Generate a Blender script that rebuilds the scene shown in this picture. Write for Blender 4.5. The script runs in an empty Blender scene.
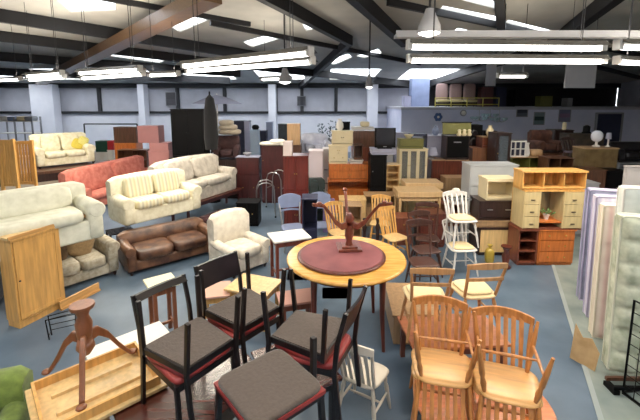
import bpy, bmesh, math, random
from mathutils import Vector, Matrix
random.seed(4)
SC = bpy.context.scene
COL = SC.collection
PI = math.pi

# ------------------------------------------------------------------ camera, world, exposure
H = 2.9; FPX = 380.0; CY = 155.4; TILT = math.radians(8)
cam_d = bpy.data.cameras.new('camera'); cam = bpy.data.objects.new('camera', cam_d); COL.objects.link(cam)
cam_d.sensor_width = 36; cam_d.lens = 36 * FPX / 640; cam_d.shift_y = -(210 - CY) / 640
cam_d.clip_start = 0.05; cam_d.clip_end = 200
cam.location = (0, 0, H); cam.rotation_euler = (math.radians(90) - TILT, 0, 0)
SC.camera = cam
SC.view_settings.view_transform = 'Standard'
try: SC.view_settings.look = 'None'
except Exception: pass
SC.view_settings.gamma = 1.0
SC.view_settings.use_curve_mapping = False
SC.view_settings.exposure = -0.15
SC.cycles.use_denoising = True
SC.cycles.max_bounces = 8
SC.cycles.sample_clamp_indirect = 4
world = bpy.data.worlds.new('world'); SC.world = world; world.use_nodes = True
wb = world.node_tree.nodes['Background']
wb.inputs[0].default_value = (0.90, 0.94, 1.0, 1); wb.inputs[1].default_value = 9.5

def area(name, loc, sx, sy, power, color, rot=(0, 0, 0)):
    l = bpy.data.lights.new(name, 'AREA'); l.shape = 'RECTANGLE'; l.size = sx; l.size_y = sy
    l.energy = power; l.color = color
    o = bpy.data.objects.new(name, l); COL.objects.link(o); o.location = loc; o.rotation_euler = rot
    return o
WARM = (1.0, 0.90, 0.74); COOL = (0.72, 0.80, 1.0)

# ------------------------------------------------------------------ picture point -> place helpers (only used to work out coordinates)
def ray(px, py):
    x = (px - 320) / FPX; y = -(py - CY) / FPX
    return Vector((x, y * math.sin(TILT) + math.cos(TILT), y * math.cos(TILT) - math.sin(TILT)))
def P(px, py, z=0.0):
    d = ray(px, py); t = (z - H) / d.z
    return Vector((d.x * t, d.y * t, z))
def PY(px, py, Y):
    d = ray(px, py); t = Y / d.y
    return Vector((d.x * t, Y, H + d.z * t))
def ang(a, b): return math.atan2(b.y - a.y, b.x - a.x)

# ------------------------------------------------------------------ materials
MATS = {}
def _new(name):
    m = bpy.data.materials.new(name); m.use_nodes = True
    nt = m.node_tree; b = nt.nodes['Principled BSDF']
    return m, nt, b
def c4(c): return (c[0], c[1], c[2], 1)
def srgb(r, g, b):
    f = lambda v: (v / 255 / 12.92) if v / 255 <= 0.04045 else ((v / 255 + 0.055) / 1.055) ** 2.4
    return (f(r), f(g), f(b))
def noise_mat(name, c1, c2, scale=8, rough=0.7, stretch=(1, 1, 1), bump=0.0, metal=0.0, sheen=0.0, coat=0.0, detail=4, lo=0.35, hi=0.65):
    if name in MATS: return MATS[name]
    m, nt, b = _new(name)
    tc = nt.nodes.new('ShaderNodeTexCoord'); mp = nt.nodes.new('ShaderNodeMapping')
    mp.inputs['Scale'].default_value = stretch
    n = nt.nodes.new('ShaderNodeTexNoise'); n.inputs['Scale'].default_value = scale; n.inputs['Detail'].default_value = detail
    r = nt.nodes.new('ShaderNodeValToRGB')
    r.color_ramp.elements[0].color = c4(c1); r.color_ramp.elements[1].color = c4(c2)
    r.color_ramp.elements[0].position = lo; r.color_ramp.elements[1].position = hi
    nt.links.new(tc.outputs['Object'], mp.inputs[0]); nt.links.new(mp.outputs[0], n.inputs[0])
    nt.links.new(n.outputs[0], r.inputs[0]); nt.links.new(r.outputs[0], b.inputs['Base Color'])
    b.inputs['Roughness'].default_value = rough; b.inputs['Metallic'].default_value = metal
    if sheen: b.inputs['Sheen Weight'].default_value = sheen
    if coat: b.inputs['Coat Weight'].default_value = coat; b.inputs['Coat Roughness'].default_value = 0.25
    if bump:
        bp = nt.nodes.new('ShaderNodeBump'); bp.inputs['Strength'].default_value = bump; bp.inputs['Distance'].default_value = 0.02
        nt.links.new(n.outputs[0], bp.inputs['Height']); nt.links.new(bp.outputs[0], b.inputs['Normal'])
    MATS[name] = m; return m
def wood(name, rgb, dark=0.6, rough=0.42, vertical=True, coat=0.25):
    c = srgb(*rgb); d = tuple(v * dark for v in c)
    return noise_mat(name, d, c, 5, rough, (5, 5, 0.5) if vertical else (0.5, 5, 5), 0.08, coat=coat)
def fabric(name, rgb, var=0.82, scale=30, rough=0.95):
    c = srgb(*rgb); return noise_mat(name, tuple(v * var for v in c), c, scale, rough, bump=0.25, sheen=0.15)
def paint(name, rgb, var=0.9, rough=0.5, scale=3):
    c = srgb(*rgb); return noise_mat(name, tuple(v * var for v in c), c, scale, rough)
def metal(name, rgb, rough=0.3):
    c = srgb(*rgb); return noise_mat(name, tuple(v * 0.85 for v in c), c, 12, rough, metal=0.9)
def emit(name, rgb, s):
    if name in MATS: return MATS[name]
    m, nt, b = _new(name)
    b.inputs['Base Color'].default_value = c4(rgb); b.inputs['Emission Color'].default_value = c4(rgb); b.inputs['Emission Strength'].default_value = s
    MATS[name] = m; return m
def stripes(name, cols, scale, rough=0.95, axis='X'):
    if name in MATS: return MATS[name]
    m, nt, b = _new(name)
    tc = nt.nodes.new('ShaderNodeTexCoord'); sp = nt.nodes.new('ShaderNodeSeparateXYZ')
    ma = nt.nodes.new('ShaderNodeMath'); ma.operation = 'MULTIPLY'; ma.inputs[1].default_value = scale
    fr = nt.nodes.new('ShaderNodeMath'); fr.operation = 'FRACT'
    r = nt.nodes.new('ShaderNodeValToRGB'); r.color_ramp.interpolation = 'EASE'
    n = len(cols)
    while len(r.color_ramp.elements) < n + 1: r.color_ramp.elements.new(0.5)
    for i in range(n + 1):
        r.color_ramp.elements[i].position = i / n; r.color_ramp.elements[i].color = c4(srgb(*cols[i % n]))
    nt.links.new(tc.outputs['Object'], sp.inputs[0]); nt.links.new(sp.outputs[axis], ma.inputs[0])
    nt.links.new(ma.outputs[0], fr.inputs[0]); nt.links.new(fr.outputs[0], r.inputs[0]); nt.links.new(r.outputs[0], b.inputs['Base Color'])
    b.inputs['Roughness'].default_value = rough
    MATS[name] = m; return m
def glassy(name, rgb, rough=0.1, alpha=0.35):
    if name in MATS: return MATS[name]
    m, nt, b = _new(name)
    b.inputs['Base Color'].default_value = c4(srgb(*rgb)); b.inputs['Roughness'].default_value = rough; b.inputs['Alpha'].default_value = alpha
    MATS[name] = m; return m

pine = wood('pine', (222, 168, 94), 0.74); pine_pale = wood('pine_pale', (226, 190, 132), 0.78); pine_h = wood('pine_along', (216, 162, 96), 0.72, vertical=False)
honey = wood('honey_wood', (196, 128, 66), 0.62); honey_seat = wood('honey_seat', (224, 168, 100), 0.7, vertical=False, coat=0.4)
orange = wood('orange_pine', (205, 116, 52), 0.7); tan = wood('tan_wood', (176, 142, 104), 0.75)
maho = wood('mahogany', (104, 48, 34), 0.5, 0.3, coat=0.5); brown = wood('brown_wood', (98, 64, 46), 0.6); dbrown = wood('dark_wood', (52, 32, 28), 0.6)
redbrown = wood('red_wood', (128, 70, 50), 0.6); burg = wood('burgundy_wood', (74, 28, 28), 0.6)
black = paint('black_paint', (9, 8, 10), 0.7, 0.5); blackmetal = paint('black_metal', (9, 9, 12), 0.7, 0.35)
for m_ in (black, blackmetal): m_.node_tree.nodes['Principled BSDF'].inputs['Specular IOR Level'].default_value = 0.15
white = paint('white_paint', (226, 222, 216), 0.93); cream = paint('cream_paint', (226, 210, 172), 0.9); grey = paint('grey_paint', (150, 150, 154), 0.9)
offwhite = fabric('off_white_fabric', (236, 230, 214), 0.88); steel = metal('steel', (190, 190, 190)); brass = metal('brass', (190, 160, 90))
bluegrey = paint('blue_grey_plastic', (136, 148, 180), 0.85, 0.4); dkblue = paint('dark_blue', (36, 40, 66))
olive = paint('olive_paint', (120, 118, 60)); greyish = paint('lavender_grey', (168, 168, 190))

# ------------------------------------------------------------------ mesh builder
class MB:
    def __init__(s): s.v = []; s.f = []; s.sm = []
    def add(s, vs, fs, smooth=False):
        n = len(s.v); s.v += [tuple(v) for v in vs]
        for f in fs: s.f.append(tuple(i + n for i in f)); s.sm.append(smooth)
        return s
    def box(s, x0, x1, y0, y1, z0, z1, M=None):
        vs = [Vector((x, y, z)) for z in (z0, z1) for y in (y0, y1) for x in (x0, x1)]
        if M: vs = [M @ v for v in vs]
        return s.add(vs, [(0, 2, 3, 1), (4, 5, 7, 6), (0, 1, 5, 4), (2, 6, 7, 3), (0, 4, 6, 2), (1, 3, 7, 5)])
    def bar(s, p, q, w, h, up=(0, 0, 1)):
        p = Vector(p); q = Vector(q); d = (q - p); L = d.length; d.normalize()
        u = Vector(up)
        if abs(d.dot(u)) > 0.97: u = Vector((0, 1, 0))
        a = d.cross(u).normalized(); b = a.cross(d).normalized()
        vs = []
        for c in (p, q):
            for sa, sb in ((-1, -1), (1, -1), (1, 1), (-1, 1)): vs.append(c + a * (sa * w / 2) + b * (sb * h / 2))
        return s.add(vs, [(0, 1, 2, 3), (7, 6, 5, 4), (0, 4, 5, 1), (1, 5, 6, 2), (2, 6, 7, 3), (3, 7, 4, 0)])
    def rbox(s, c, h, e=0.35, nu=14, nv=8, M=None, f=None):
        def p(w, m): return math.copysign(abs(w) ** m, w)
        vs = []; fs = []
        for j in range(nv + 1):
            v = -PI / 2 + PI * j / nv
            for i in range(nu):
                u = -PI + 2 * PI * (i + 0.5) / nu
                x = h[0] * p(math.cos(v), e) * p(math.cos(u), e); y = h[1] * p(math.cos(v), e) * p(math.sin(u), e); z = h[2] * p(math.sin(v), e)
                q = Vector((x, y, z))
                if f: q = f(q)
                if M: q = M @ q
                vs.append(q + Vector(c))
        for j in range(nv):
            for i in range(nu):
                a = j * nu + i; b = j * nu + (i + 1) % nu
                fs.append((a, b, b + nu, a + nu))
        return s.add(vs, fs, True)
    def tube(s, pts, r, n=8, cap=True):
        pts = [Vector(p) for p in pts]; rs = r if isinstance(r, (list, tuple)) else [r] * len(pts)
        vs = []; fs = []
        for k, p in enumerate(pts):
            d = (pts[min(k + 1, len(pts) - 1)] - pts[max(k - 1, 0)]).normalized()
            u = Vector((0, 0, 1)) if abs(d.z) < 0.9 else Vector((0, 1, 0))
            a = d.cross(u).normalized(); b = a.cross(d)
            for i in range(n):
                t = 2 * PI * i / n; vs.append(p + (a * math.cos(t) + b * math.sin(t)) * rs[k])
        for k in range(len(pts) - 1):
            for i in range(n):
                j = (i + 1) % n; fs.append((k * n + i, k * n + j, (k + 1) * n + j, (k + 1) * n + i))
        s.add(vs, fs, True)
        if cap: s.add(vs[:n], [tuple(range(n))[::-1]]); s.add(vs[-n:], [tuple(range(n))])
        return s
    def lathe(s, prof, n=20, c=(0, 0, 0), sx=1, sy=1):
        vs = []; fs = []
        for r, z in prof:
            for i in range(n):
                t = 2 * PI * i / n; vs.append((c[0] + r * sx * math.cos(t), c[1] + r * sy * math.sin(t), c[2] + z))
        for k in range(len(prof) - 1):
            for i in range(n):
                j = (i + 1) % n; fs.append((k * n + i, k * n + j, (k + 1) * n + j, (k + 1) * n + i))
        s.add(vs, fs, True)
        s.add(vs[:n], [tuple(range(n))[::-1]]); s.add(vs[-n:], [tuple(range(n))])
        return s
    def prism(s, poly, z0, z1, M=None):
        n = len(poly); vs = [Vector((x, y, z0)) for x, y in poly] + [Vector((x, y, z1)) for x, y in poly]
        if M: vs = [M @ v for v in vs]
        fs = [tuple(range(n))[::-1], tuple(range(n, 2 * n))] + [(i, (i + 1) % n, n + (i + 1) % n, n + i) for i in range(n)]
        return s.add(vs, fs)
    def sweep(s, pts, w, h):
        """rectangular section swept along pts: w is thickness across the path (horizontal), h is height in z"""
        pts = [Vector(p) for p in pts]; vs = []; fs = []
        for k, p in enumerate(pts):
            d = (pts[min(k + 1, len(pts) - 1)] - pts[max(k - 1, 0)]).normalized()
            a = d.cross(Vector((0, 0, 1))).normalized()
            hh = h[k] if isinstance(h, (list, tuple)) else h
            for sa, sb in ((-1, -1), (1, -1), (1, 1), (-1, 1)): vs.append(p + a * sa * w / 2 + Vector((0, 0, sb * hh / 2)))
        for k in range(len(pts) - 1):
            for i in range(4):
                j = (i + 1) % 4; fs.append((k * 4 + i, k * 4 + j, k * 4 + 4 + j, k * 4 + 4 + i))
        m = len(vs); fs.append((3, 2, 1, 0)); fs.append((m - 4, m - 3, m - 2, m - 1))
        return s.add(vs, fs)
def link(name, mb, mat, parent=None, label=None, bevel=0.0, loc=None):
    me = bpy.data.meshes.new(name); me.from_pydata(mb.v, [], mb.f)
    me.polygons.foreach_set('use_smooth', mb.sm); me.materials.append(mat)
    bm = bmesh.new(); bm.from_mesh(me); bmesh.ops.recalc_face_normals(bm, faces=bm.faces); bm.to_mesh(me); bm.free()
    me.update()
    o = bpy.data.objects.new(name, me); COL.objects.link(o)
    if parent: o.parent = parent
    if label: o['label'] = label
    if loc: o.location = loc
    if bevel:
        b = o.modifiers.new('bevel', 'BEVEL'); b.width = bevel; b.segments = 2; b.limit_method = 'ANGLE'
    return o
def thing(name, label, cat, loc=(0, 0, 0), rz=0.0, group=None, rot=None):
    o = bpy.data.objects.new(name, None); o.empty_display_size = 0.1; COL.objects.link(o)
    o.location = loc; o.rotation_euler = rot if rot else (0, 0, rz)
    o['label'] = label; o['category'] = cat
    if group: o['group'] = group
    return o
def single(name, label, cat, mb, mat, loc=(0, 0, 0), rz=0.0, group=None, bevel=0.0, rot=None):
    o = link(name, mb, mat, None, label, bevel); o['category'] = cat
    o.location = loc; o.rotation_euler = rot if rot else (0, 0, rz)
    if group: o['group'] = group
    return o
def structure(name, mb, mat, parent=None):
    o = link(name, mb, mat, parent)
    if not parent: o['kind'] = 'structure'
    return o
def dup(root, label, loc, rz=0.0, rot=None, group=None):
    r = root.copy(); COL.objects.link(r); r.location = loc; r.rotation_euler = rot if rot else (0, 0, rz); r['label'] = label
    if group: r['group'] = group
    for ch in list(root.children):
        c = ch.copy(); COL.objects.link(c); c.parent = r
        for g in ch.children:
            d = g.copy(); COL.objects.link(d); d.parent = c
    return r

# ------------------------------------------------------------------ building
YB = 22.0; ZE = 3.94; SL = 0.1; XL = -20.0; XR = 17.0; YF = -5.0
def roofz(y): return ZE + (YB - y) * SL
fl = MB(); fl.box(XL, XR, YF, YB, -0.12, 0)
floor_mat = noise_mat('blue_floor_paint', srgb(74, 92, 110), srgb(94, 111, 128), 1.6, 0.42, detail=7)
floor = structure('floor', fl, floor_mat)
wk = MB(); a = P(552, 262); b_ = P(601, 420)
d = (b_ - a).normalized(); a2 = a - d * 4; b2 = b_ + d * 6
wk.prism([(a2.x, a2.y), (b2.x, b2.y), (XR, b2.y), (XR, a2.y)], 0, 0.004)
structure('concrete_walkway', wk, noise_mat('pale_concrete', srgb(112, 124, 122), srgb(138, 146, 140), 2.5, 0.55, detail=6), floor)
ln = MB(); ln.bar((a2.x, a2.y, 0.005), (b2.x, b2.y, 0.005), 0.05, 0.006); structure('painted_line', ln, paint('line_paint', (150, 158, 158)), floor)

wall_white = noise_mat('white_wall', srgb(222, 222, 230), srgb(234, 234, 240), 1.2, 0.8)
wall_grey = noise_mat('grey_cladding', srgb(176, 176, 184), srgb(194, 194, 202), 1.0, 0.8)
dark_clad = noise_mat('dark_cladding', srgb(34, 32, 34), srgb(48, 46, 48), 1.0, 0.8)
steel_dark = paint('dark_steelwork', (30, 30, 35), 0.8, 0.6)
# back wall: masonry below the rail, cladding panels between posts above
zr = PY(100, 113, YB).z
bw = MB(); bw.box(XL, XR, YB, YB + 0.25, 0, zr); back = structure('wall_back', bw, wall_white)
xs = [XL] + [PY(x, 100, YB).x for x in (58, 100, 144, 178, 225, 276, 302, 336)] + [PY(410, 100, YB).x]
for i in range(len(xs) - 1):
    p = MB(); p.box(xs[i] + 0.04, xs[i + 1] - 0.04, YB + 0.02, YB + 0.25, zr + 0.05, roofz(YB) + 0.05); structure('cladding_panel', p, wall_grey, back)
    q = MB(); q.box(xs[i + 1] - 0.09, xs[i + 1] + 0.09, YB - 0.12, YB + 0.24, zr, roofz(YB)); structure('post', q, steel_dark, back)
p = MB(); p.box(xs[-1], XR, YB + 0.02, YB + 0.25, zr, roofz(YB) + 0.05); structure('cladding_panel', p, dark_clad, back)
p = MB(); p.box(XL, XR, YB - 0.14, YB + 0.02, zr - 0.04, zr + 0.1); structure('rail', p, steel_dark, back)
p = MB(); p.box(XL, XR, YB - 0.2, YB + 0.02, roofz(YB) - 0.25, roofz(YB)); structure('eaves_beam', p, steel_dark, back)
# white columns standing in the back wall
for x0, x1, n in ((40, 62, 1), (366, 376, 2), (270, 277, 3), (144, 150, 4)):
    A0 = PY(x0, 100, YB).x; A1 = PY(x1, 100, YB).x
    p = MB(); p.box(A0, A1, YB - 0.75, YB - 0.15, 0, roofz(YB - 0.5) - 0.12); structure('trim_%d' % n, p, wall_white)
for nm, x0, x1, mt in (('left', XL - 0.2, XL, wall_grey), ('right', XR, XR + 0.2, wall_grey)):
    p = MB(); p.prism([(YF, 0), (YB, 0), (YB, roofz(YB)), (YF, roofz(YF))], x0, x1, Matrix(((0, 0, 1, 0), (1, 0, 0, 0), (0, 1, 0, 0), (0, 0, 0, 1))))
    structure('wall_' + nm, p, mt)
p = MB(); p.box(XL, XR, YF - 0.2, YF, 0, roofz(YF)); structure('wall_front', p, wall_grey)

# roof with real openings for the translucent sheets
sky_px = [((58, 0), (114, -2), (116, 10), (70, 12)), ((157, 19), (178, 13), (208, 20), (180, 32)), ((243, 42), (272, 34), (282, 38), (252, 47)),
          ((300, 19), (309, 16), (325, 26), (306, 31)), ((324, 62), (348, 54), (352, 57), (334, 65)), ((356, 56), (378, 49), (382, 53), (364, 58)),
          ((438, -6), (470, -6), (499, 3), (497, 9)), ((440, 9), (443, 6), (499, 17), (498, 23)), ((505, 22), (509, 20), (553, 31), (551, 37)),
          ((452, 32), (458, 28), (492, 36), (490, 39)), ((103, 55), (118, 52), (165, 60), (160, 63))]
def Proof(px, py):
    d = ray(px, py); t = (ZE + YB * SL - H) / (d.z + SL * d.y); return Vector((d.x * t, d.y * t, H + d.z * t))
roof_mb = MB()
roof_mb.add([(XL, YF, roofz(YF)), (XR, YF, roofz(YF)), (XR, YB + 0.25, roofz(YB + 0.25)), (XL, YB + 0.25, roofz(YB + 0.25)),
             (XL, YF, roofz(YF) + 0.12), (XR, YF, roofz(YF) + 0.12), (XR, YB + 0.25, roofz(YB + 0.25) + 0.12), (XL, YB + 0.25, roofz(YB + 0.25) + 0.12)],
            [(0, 1, 2, 3), (7, 6, 5, 4), (0, 4, 5, 1), (1, 5, 6, 2), (2, 6, 7, 3), (3, 7, 4, 0)])
roof_mat = noise_mat('roof_lining', srgb(176, 174, 168), srgb(198, 194, 186), 0.9, 0.85, detail=6)
roof = structure('ceiling', roof_mb, roof_mat)
cut = MB()
quads = [[Proof(*p) for p in q] for q in sky_px]
def rq(x0, x1, y0, y1): return [Vector((x, y, roofz(y))) for x, y in ((x0, y0), (x1, y0), (x1, y1), (x0, y1))]
for i in range(7): quads.append(rq(-17.5 + 3.6 * i, -15.2 + 3.6 * i, 17.6, 20.6))      # row of roof lights added to brighten the back wall
for x_ in (-9, -4.5, 0, 4.5, 9): quads.append(rq(x_ - .6, x_ + .6, -3.5, 2.0))          # and an unseen row over the viewpoint, added for more daylight
for q in quads:
    lo = [v + Vector((0, 0, -0.5)) for v in q]; hi = [v + Vector((0, 0, 0.6)) for v in q]
    cut.add(lo + hi, [(0, 1, 2, 3), (7, 6, 5, 4), (0, 4, 5, 1), (1, 5, 6, 2), (2, 6, 7, 3), (3, 7, 4, 0)])
cutter = link('cutter', cut, roof_mat)
md = roof.modifiers.new('b', 'BOOLEAN'); md.operation = 'DIFFERENCE'; md.object = cutter; md.solver = 'EXACT'; md.use_self = True
bpy.context.view_layer.update()
me = bpy.data.meshes.new_from_object(roof.evaluated_get(bpy.context.evaluated_depsgraph_get()))
print('ROOF', len(me.polygons), min(v.co.x for v in me.vertices)); roof.modifiers.clear(); roof.data = me; bpy.data.objects.remove(cutter)
for q in quads:
    c = sum(q, Vector()) / 4; e1 = (q[1] - q[0]).length; 
    if e1 > 1.1 and (q[0] - q[1]).z == 0:
        pl_ = area('daylight_portal', c + Vector((0, 0, .04)), e1, (q[3] - q[0]).length, 1, (1, 1, 1), (0, 0, 0)); pl_.data.cycles.is_portal = True
sheet, nt, bs = _new('translucent_sheet')
for n in list(nt.nodes):
    if n.type == 'BSDF_PRINCIPLED': nt.nodes.remove(n)
tr = nt.nodes.new('ShaderNodeBsdfTranslucent'); tr.inputs[0].default_value = (0.9, 0.92, 0.92, 1)
tp = nt.nodes.new('ShaderNodeBsdfTransparent'); mx = nt.nodes.new('ShaderNodeMixShader'); mx.inputs[0].default_value = 0.45
nt.links.new(tr.outputs[0], mx.inputs[1]); nt.links.new(tp.outputs[0], mx.inputs[2]); nt.links.new(mx.outputs[0], nt.nodes['Material Output'].inputs[0])
for q in quads:
    s = MB(); c = sum(q, Vector()) / 4
    qq = [c + (v - c) * 1.01 for v in q]
    s.add([v + Vector((0, 0, 0.05)) for v in qq] + [v + Vector((0, 0, 0.07)) for v in qq], [(0, 1, 2, 3), (7, 6, 5, 4), (0, 4, 5, 1), (1, 5, 6, 2), (2, 6, 7, 3), (3, 7, 4, 0)])
    structure('roof_light_pane', s, sheet, roof)
def beam(name, p0, p1, w, h, mat, ext=(0.0, 0.0), drop=0.0):
    A = Proof(*p0); B = Proof(*p1); dd = (B - A).normalized(); A = A - dd * ext[0]; B = B + dd * ext[1]
    off = Vector((0, 0, -h / 2 - drop - 0.002)); m = MB(); m.bar(A + off, B + off, w, h); return structure(name, m, mat, roof)
tie = wood('brown_timber', (98, 72, 48), 0.75, vertical=False)
for p0, p1, w, h, ext in (((0, 9), (260, 52), 0.16, 0.32, (2, 0)), ((0, 31), (250, 63), 0.16, 0.30, (2, 0)), ((0, 52), (240, 70), 0.16, 0.32, (2, 0)), ((0, 68), (230, 77), 0.16, 0.34, (2, 0)),
                          ((130, 0), (250, 22), 0.1, 0.12, (1, 0)), ((262, -14), (350, 36), 0.18, 0.30, (1, 0)), ((356, -12), (405, 36), 0.2, 0.34, (1, 0)),
                          ((246, 62), (400, 80), 0.14, 0.3, (0, 1)), ((388, -2), (700, 66), 0.1, 0.16, (0, 0)), ((470, 32), (640, 76), 0.12, 0.16, (0, 0)), ((210, 20), (420, 62), 0.1, 0.14, (0, 0))):
    beam('purlin', p0, p1, w, h, steel_dark, ext)
for p0, p1, w, h, ext in (((612, -10), (548, 42), 0.22, 0.34, (1, 0)), ((500, -12), (503, 38), 0.2, 0.3, (1, 0)), ((548, 42), (420, 84), 0.2, 0.3, (0, 0)), ((350, 36), (300, 84), 0.18, 0.28, (0, 0))):
    beam('rafter', p0, p1, w, h, steel_dark, ext)
beam('timber_beam', (186, -16), (40, 72), 0.42, 0.26, tie, (1, 0), 0.34)

# office block with storage deck on the right
YM = 18.0; zd = PY(500, 107, YM).z; xm = PY(402, 100, YM).x
om = noise_mat('lilac_white_wall', srgb(206, 208, 228), srgb(220, 220, 236), 1.0, 0.8)
p = MB(); p.box(xm, XR, YM, YM + 0.15, 0, zd - 0.12); office = structure('wall_office', p, om)
p = MB(); p.box(xm, xm + 0.15, YM + 0.15, YB, 0, zd - 0.12); structure('wall_office_side', p, om)
p = MB(); p.box(xm - 0.05, XR, YM - 0.1, YB, zd - 0.12, zd); deck = structure('trim_5', p, paint('deck_edge', (190, 188, 196)))
rail = thing('guard_rail', 'yellow tubular guard rail along the edge of the storage deck', 'railing', (0, YM + 0.1, zd))
ry = paint('yellow_rail', (172, 160, 70)); x0 = PY(436, 100, YM).x; x1 = PY(500, 100, YM).x
for zz in (0.12, 0.42): link('rail', MB().tube([(x0, 0, zz), (x1, 0, zz)], 0.025, 6), ry, rail)
for i in range(5):
    xx = x0 + (x1 - x0) * i / 4; link('post', MB().tube([(xx, 0, 0), (xx, 0, 0.44)], 0.025, 6), ry, rail)
# doorway in office wall
xd0, xd1 = PY(597, 115, YM).x, PY(621, 115, YM).x
door = structure('door_1', MB().box(xd0, xd1, YM - 0.05, YM - 0.001, 0, PY(600, 114, YM).z), dkblue)
structure('door_frame', MB().box(xd0 - 0.08, xd0, YM - 0.08, YM, 0, PY(600, 113, YM).z).box(xd1, xd1 + 0.08, YM - 0.08, YM, 0, PY(600, 113, YM).z).box(xd0 - 0.08, xd1 + 0.08, YM - 0.08, YM, PY(600, 114, YM).z, PY(600, 112.5, YM).z), grey, door)
structure('door_handle', MB().tube([(xd1 - 0.2, YM - 0.09, 1.02), (xd1 - 0.05, YM - 0.09, 1.02)], 0.02, 6), steel, door)

# ------------------------------------------------------------------ fluorescent fittings
tube_em = emit('lamp_tube', (1.0, 0.97, 0.90), 9.0)
body_m = paint('fitting_white', (90, 88, 84))
def fitting(p0, p1, label, power=60, z=3.5, visible=True):
    A = P(*p0, z) if visible else Vector(p0); B = P(*p1, z) if visible else Vector(p1)
    c = (A + B) / 2; L = (B - A).length; rz = ang(A, B)
    t = thing('fluorescent_light', label, 'ceiling light', (c.x, c.y, z), rz, 'fluorescent lights hanging in a line')
    link('housing', MB().prism([(-0.16, 0.03), (-0.05, 0.10), (0.05, 0.10), (0.16, 0.03), (0.05, 0.06), (-0.05, 0.06)], -L / 2, L / 2, Matrix(((0, 0, 1, 0), (1, 0, 0, 0), (0, 1, 0, 0), (0, 0, 0, 1)))), body_m, t)
    link('tube', MB().tube([(-L / 2 + 0.03, 0, 0.012), (L / 2 - 0.03, 0, 0.012)], 0.034, 8), tube_em, t)
    for sx in (-1, 1):
        link('end_cap', MB().box(sx * L / 2 - 0.03, sx * L / 2 + 0.03, -0.05, 0.05, -0.02, 0.1), white, t)
        x = sx * L * 0.38; wy = c.y + x * math.sin(rz); link('hanger', MB().tube([(x, 0, 0.1), (x, 0, roofz(wy) - z + .06)], 0.006, 5), steel_dark, t)
    l = area('lamp', (0, 0, -0.03), L, 0.05, power, WARM); l.parent = t
    l = area('lamp', (0, 0, 0.13), L, 0.1, power * .55, WARM, (PI, 0, 0)); l.parent = t
    return t
LP = 27
fitting((409, 48), (602, 49.5), 'upper of the two long fluorescent lights at top right', LP * 2, 3.55)
fitting((409, 61.5), (603, 62.5), 'lower of the two long fluorescent lights at top right', LP * 2, 3.45)
fitting((184, 67), (310, 54.5), 'longer upper fluorescent tube of the slanting pair left of centre', LP * 2, 3.5)
fitting((188, 72), (312, 63), 'lower fluorescent tube of the slanting pair left of centre', LP * 2, 3.45)
fitting((80, 74), (140, 70.5), 'upper fluorescent tube above the white wall at left', LP * 2)
fitting((83, 79), (143, 75), 'lower fluorescent tube above the white wall at left', LP * 2, 3.45)
fitting((28, 77), (62, 74.5), 'upper small fluorescent tube near the left edge', LP * 2)
fitting((30, 80.5), (64, 78), 'lower small fluorescent tube near the left edge', LP * 2, 3.45)
fitting((-4, 81), (20, 80), 'fluorescent light cut by the left edge of the view', LP * 2)
fitting((618, 48), (690, 50), 'upper fluorescent light cut by the right edge of the view', LP * 2, 3.55)
fitting((617, 63), (690, 66), 'lower fluorescent light cut by the right edge of the view', LP * 2, 3.45)
k = 0
for (x, y) in ((-3.5, -1.0), (2.0, -1.0), (-3.0, 2.6), (1.2, 1.6), (7.5, 2.5), (-8, 3)):  # unseen fittings added to raise the light level indoors
    fitting((x - 1, y, 3.9), (x + 1, y, 3.9), 'added unseen fluorescent light behind the viewpoint', 46, 3.9, False)
# far cool fittings on the right
fitting((150, 76), (178, 75), 'short fluorescent light far off above the black wardrobe', LP * 2)
fitting((262, 80), (290, 79), 'tiny fluorescent light far off, left of the white column', LP * 2)
fitting((498, 77), (526, 77), 'dim fluorescent light far off above the storage deck', LP)
# conduit above the lights
c0 = P(395, 38, 3.9); c1 = P(700, 38, 3.9)
single('cable_tray', 'grey cable tray running above the two long lights at top right', 'cable tray', MB().box(-(c1 - c0).length / 2, (c1 - c0).length / 2, -0.1, 0.1, 0, 0.05).box(-(c1 - c0).length / 2, (c1 - c0).length / 2, -0.1, -0.08, 0.05, 0.1), grey, (c0 + c1) / 2, ang(c0, c1))
for xx in (-1.2, 0, 1.2):
    pass
# high bay pendants
def pendant(px, py, z, label, r=0.17):
    c = P(px, py, z); t = thing('pendant_lamp', label, 'lamp', c)
    link('shade', MB().lathe([(r, 0), (r * 0.95, 0.1), (r * 0.55, 0.24), (r * 0.35, 0.34)], 16), grey, t)
    link('lens', MB().lathe([(r * 0.3, -0.05), (r * 0.9, -0.01), (r * 0.9, 0.0)], 16), emit('pendant_glow', (1, 0.98, 0.95), 5), t)
    link('rod', MB().tube([(0, 0, 0.34), (0, 0, roofz(c.y) - c.z + .06)], 0.02, 6), steel_dark, t)
pendant(429, 33, 3.9, 'grey high-bay pendant lamp hanging left of the long lights')
pendant(285, 82, 3.4, 'small pendant lamp low over the far left of centre', 0.16)
pendant(369, 87, 3.3, 'small pendant lamp in front of the white column', 0.1)
# hanging white board
def hang(px0, px1, py0, py1, Y, label):
    A = PY(px0, py1, Y); B = PY(px1, py0, Y)
    t = thing('hanging_panel', label, 'panel', ((A.x + B.x) / 2, Y, A.z), 0.1)
    w = B.x - A.x; h = B.z - A.z
    link('board', MB().box(-w / 2, w / 2, -0.015, 0.015, 0, h), paint('dull_white', (150, 150, 156)), t)
    for s in (-0.4, 0.4): link('cord', MB().tube([(s * w, 0, h), (s * w, 0, roofz(Y) - A.z + .06)], 0.006, 4), steel_dark, t)
hang(563, 598, 63, 88, 9, 'pale grey board hanging from the roof at right')
hang(485, 497, 62, 86, 13, 'narrow pale strip hanging from the roof right of centre')

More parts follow.
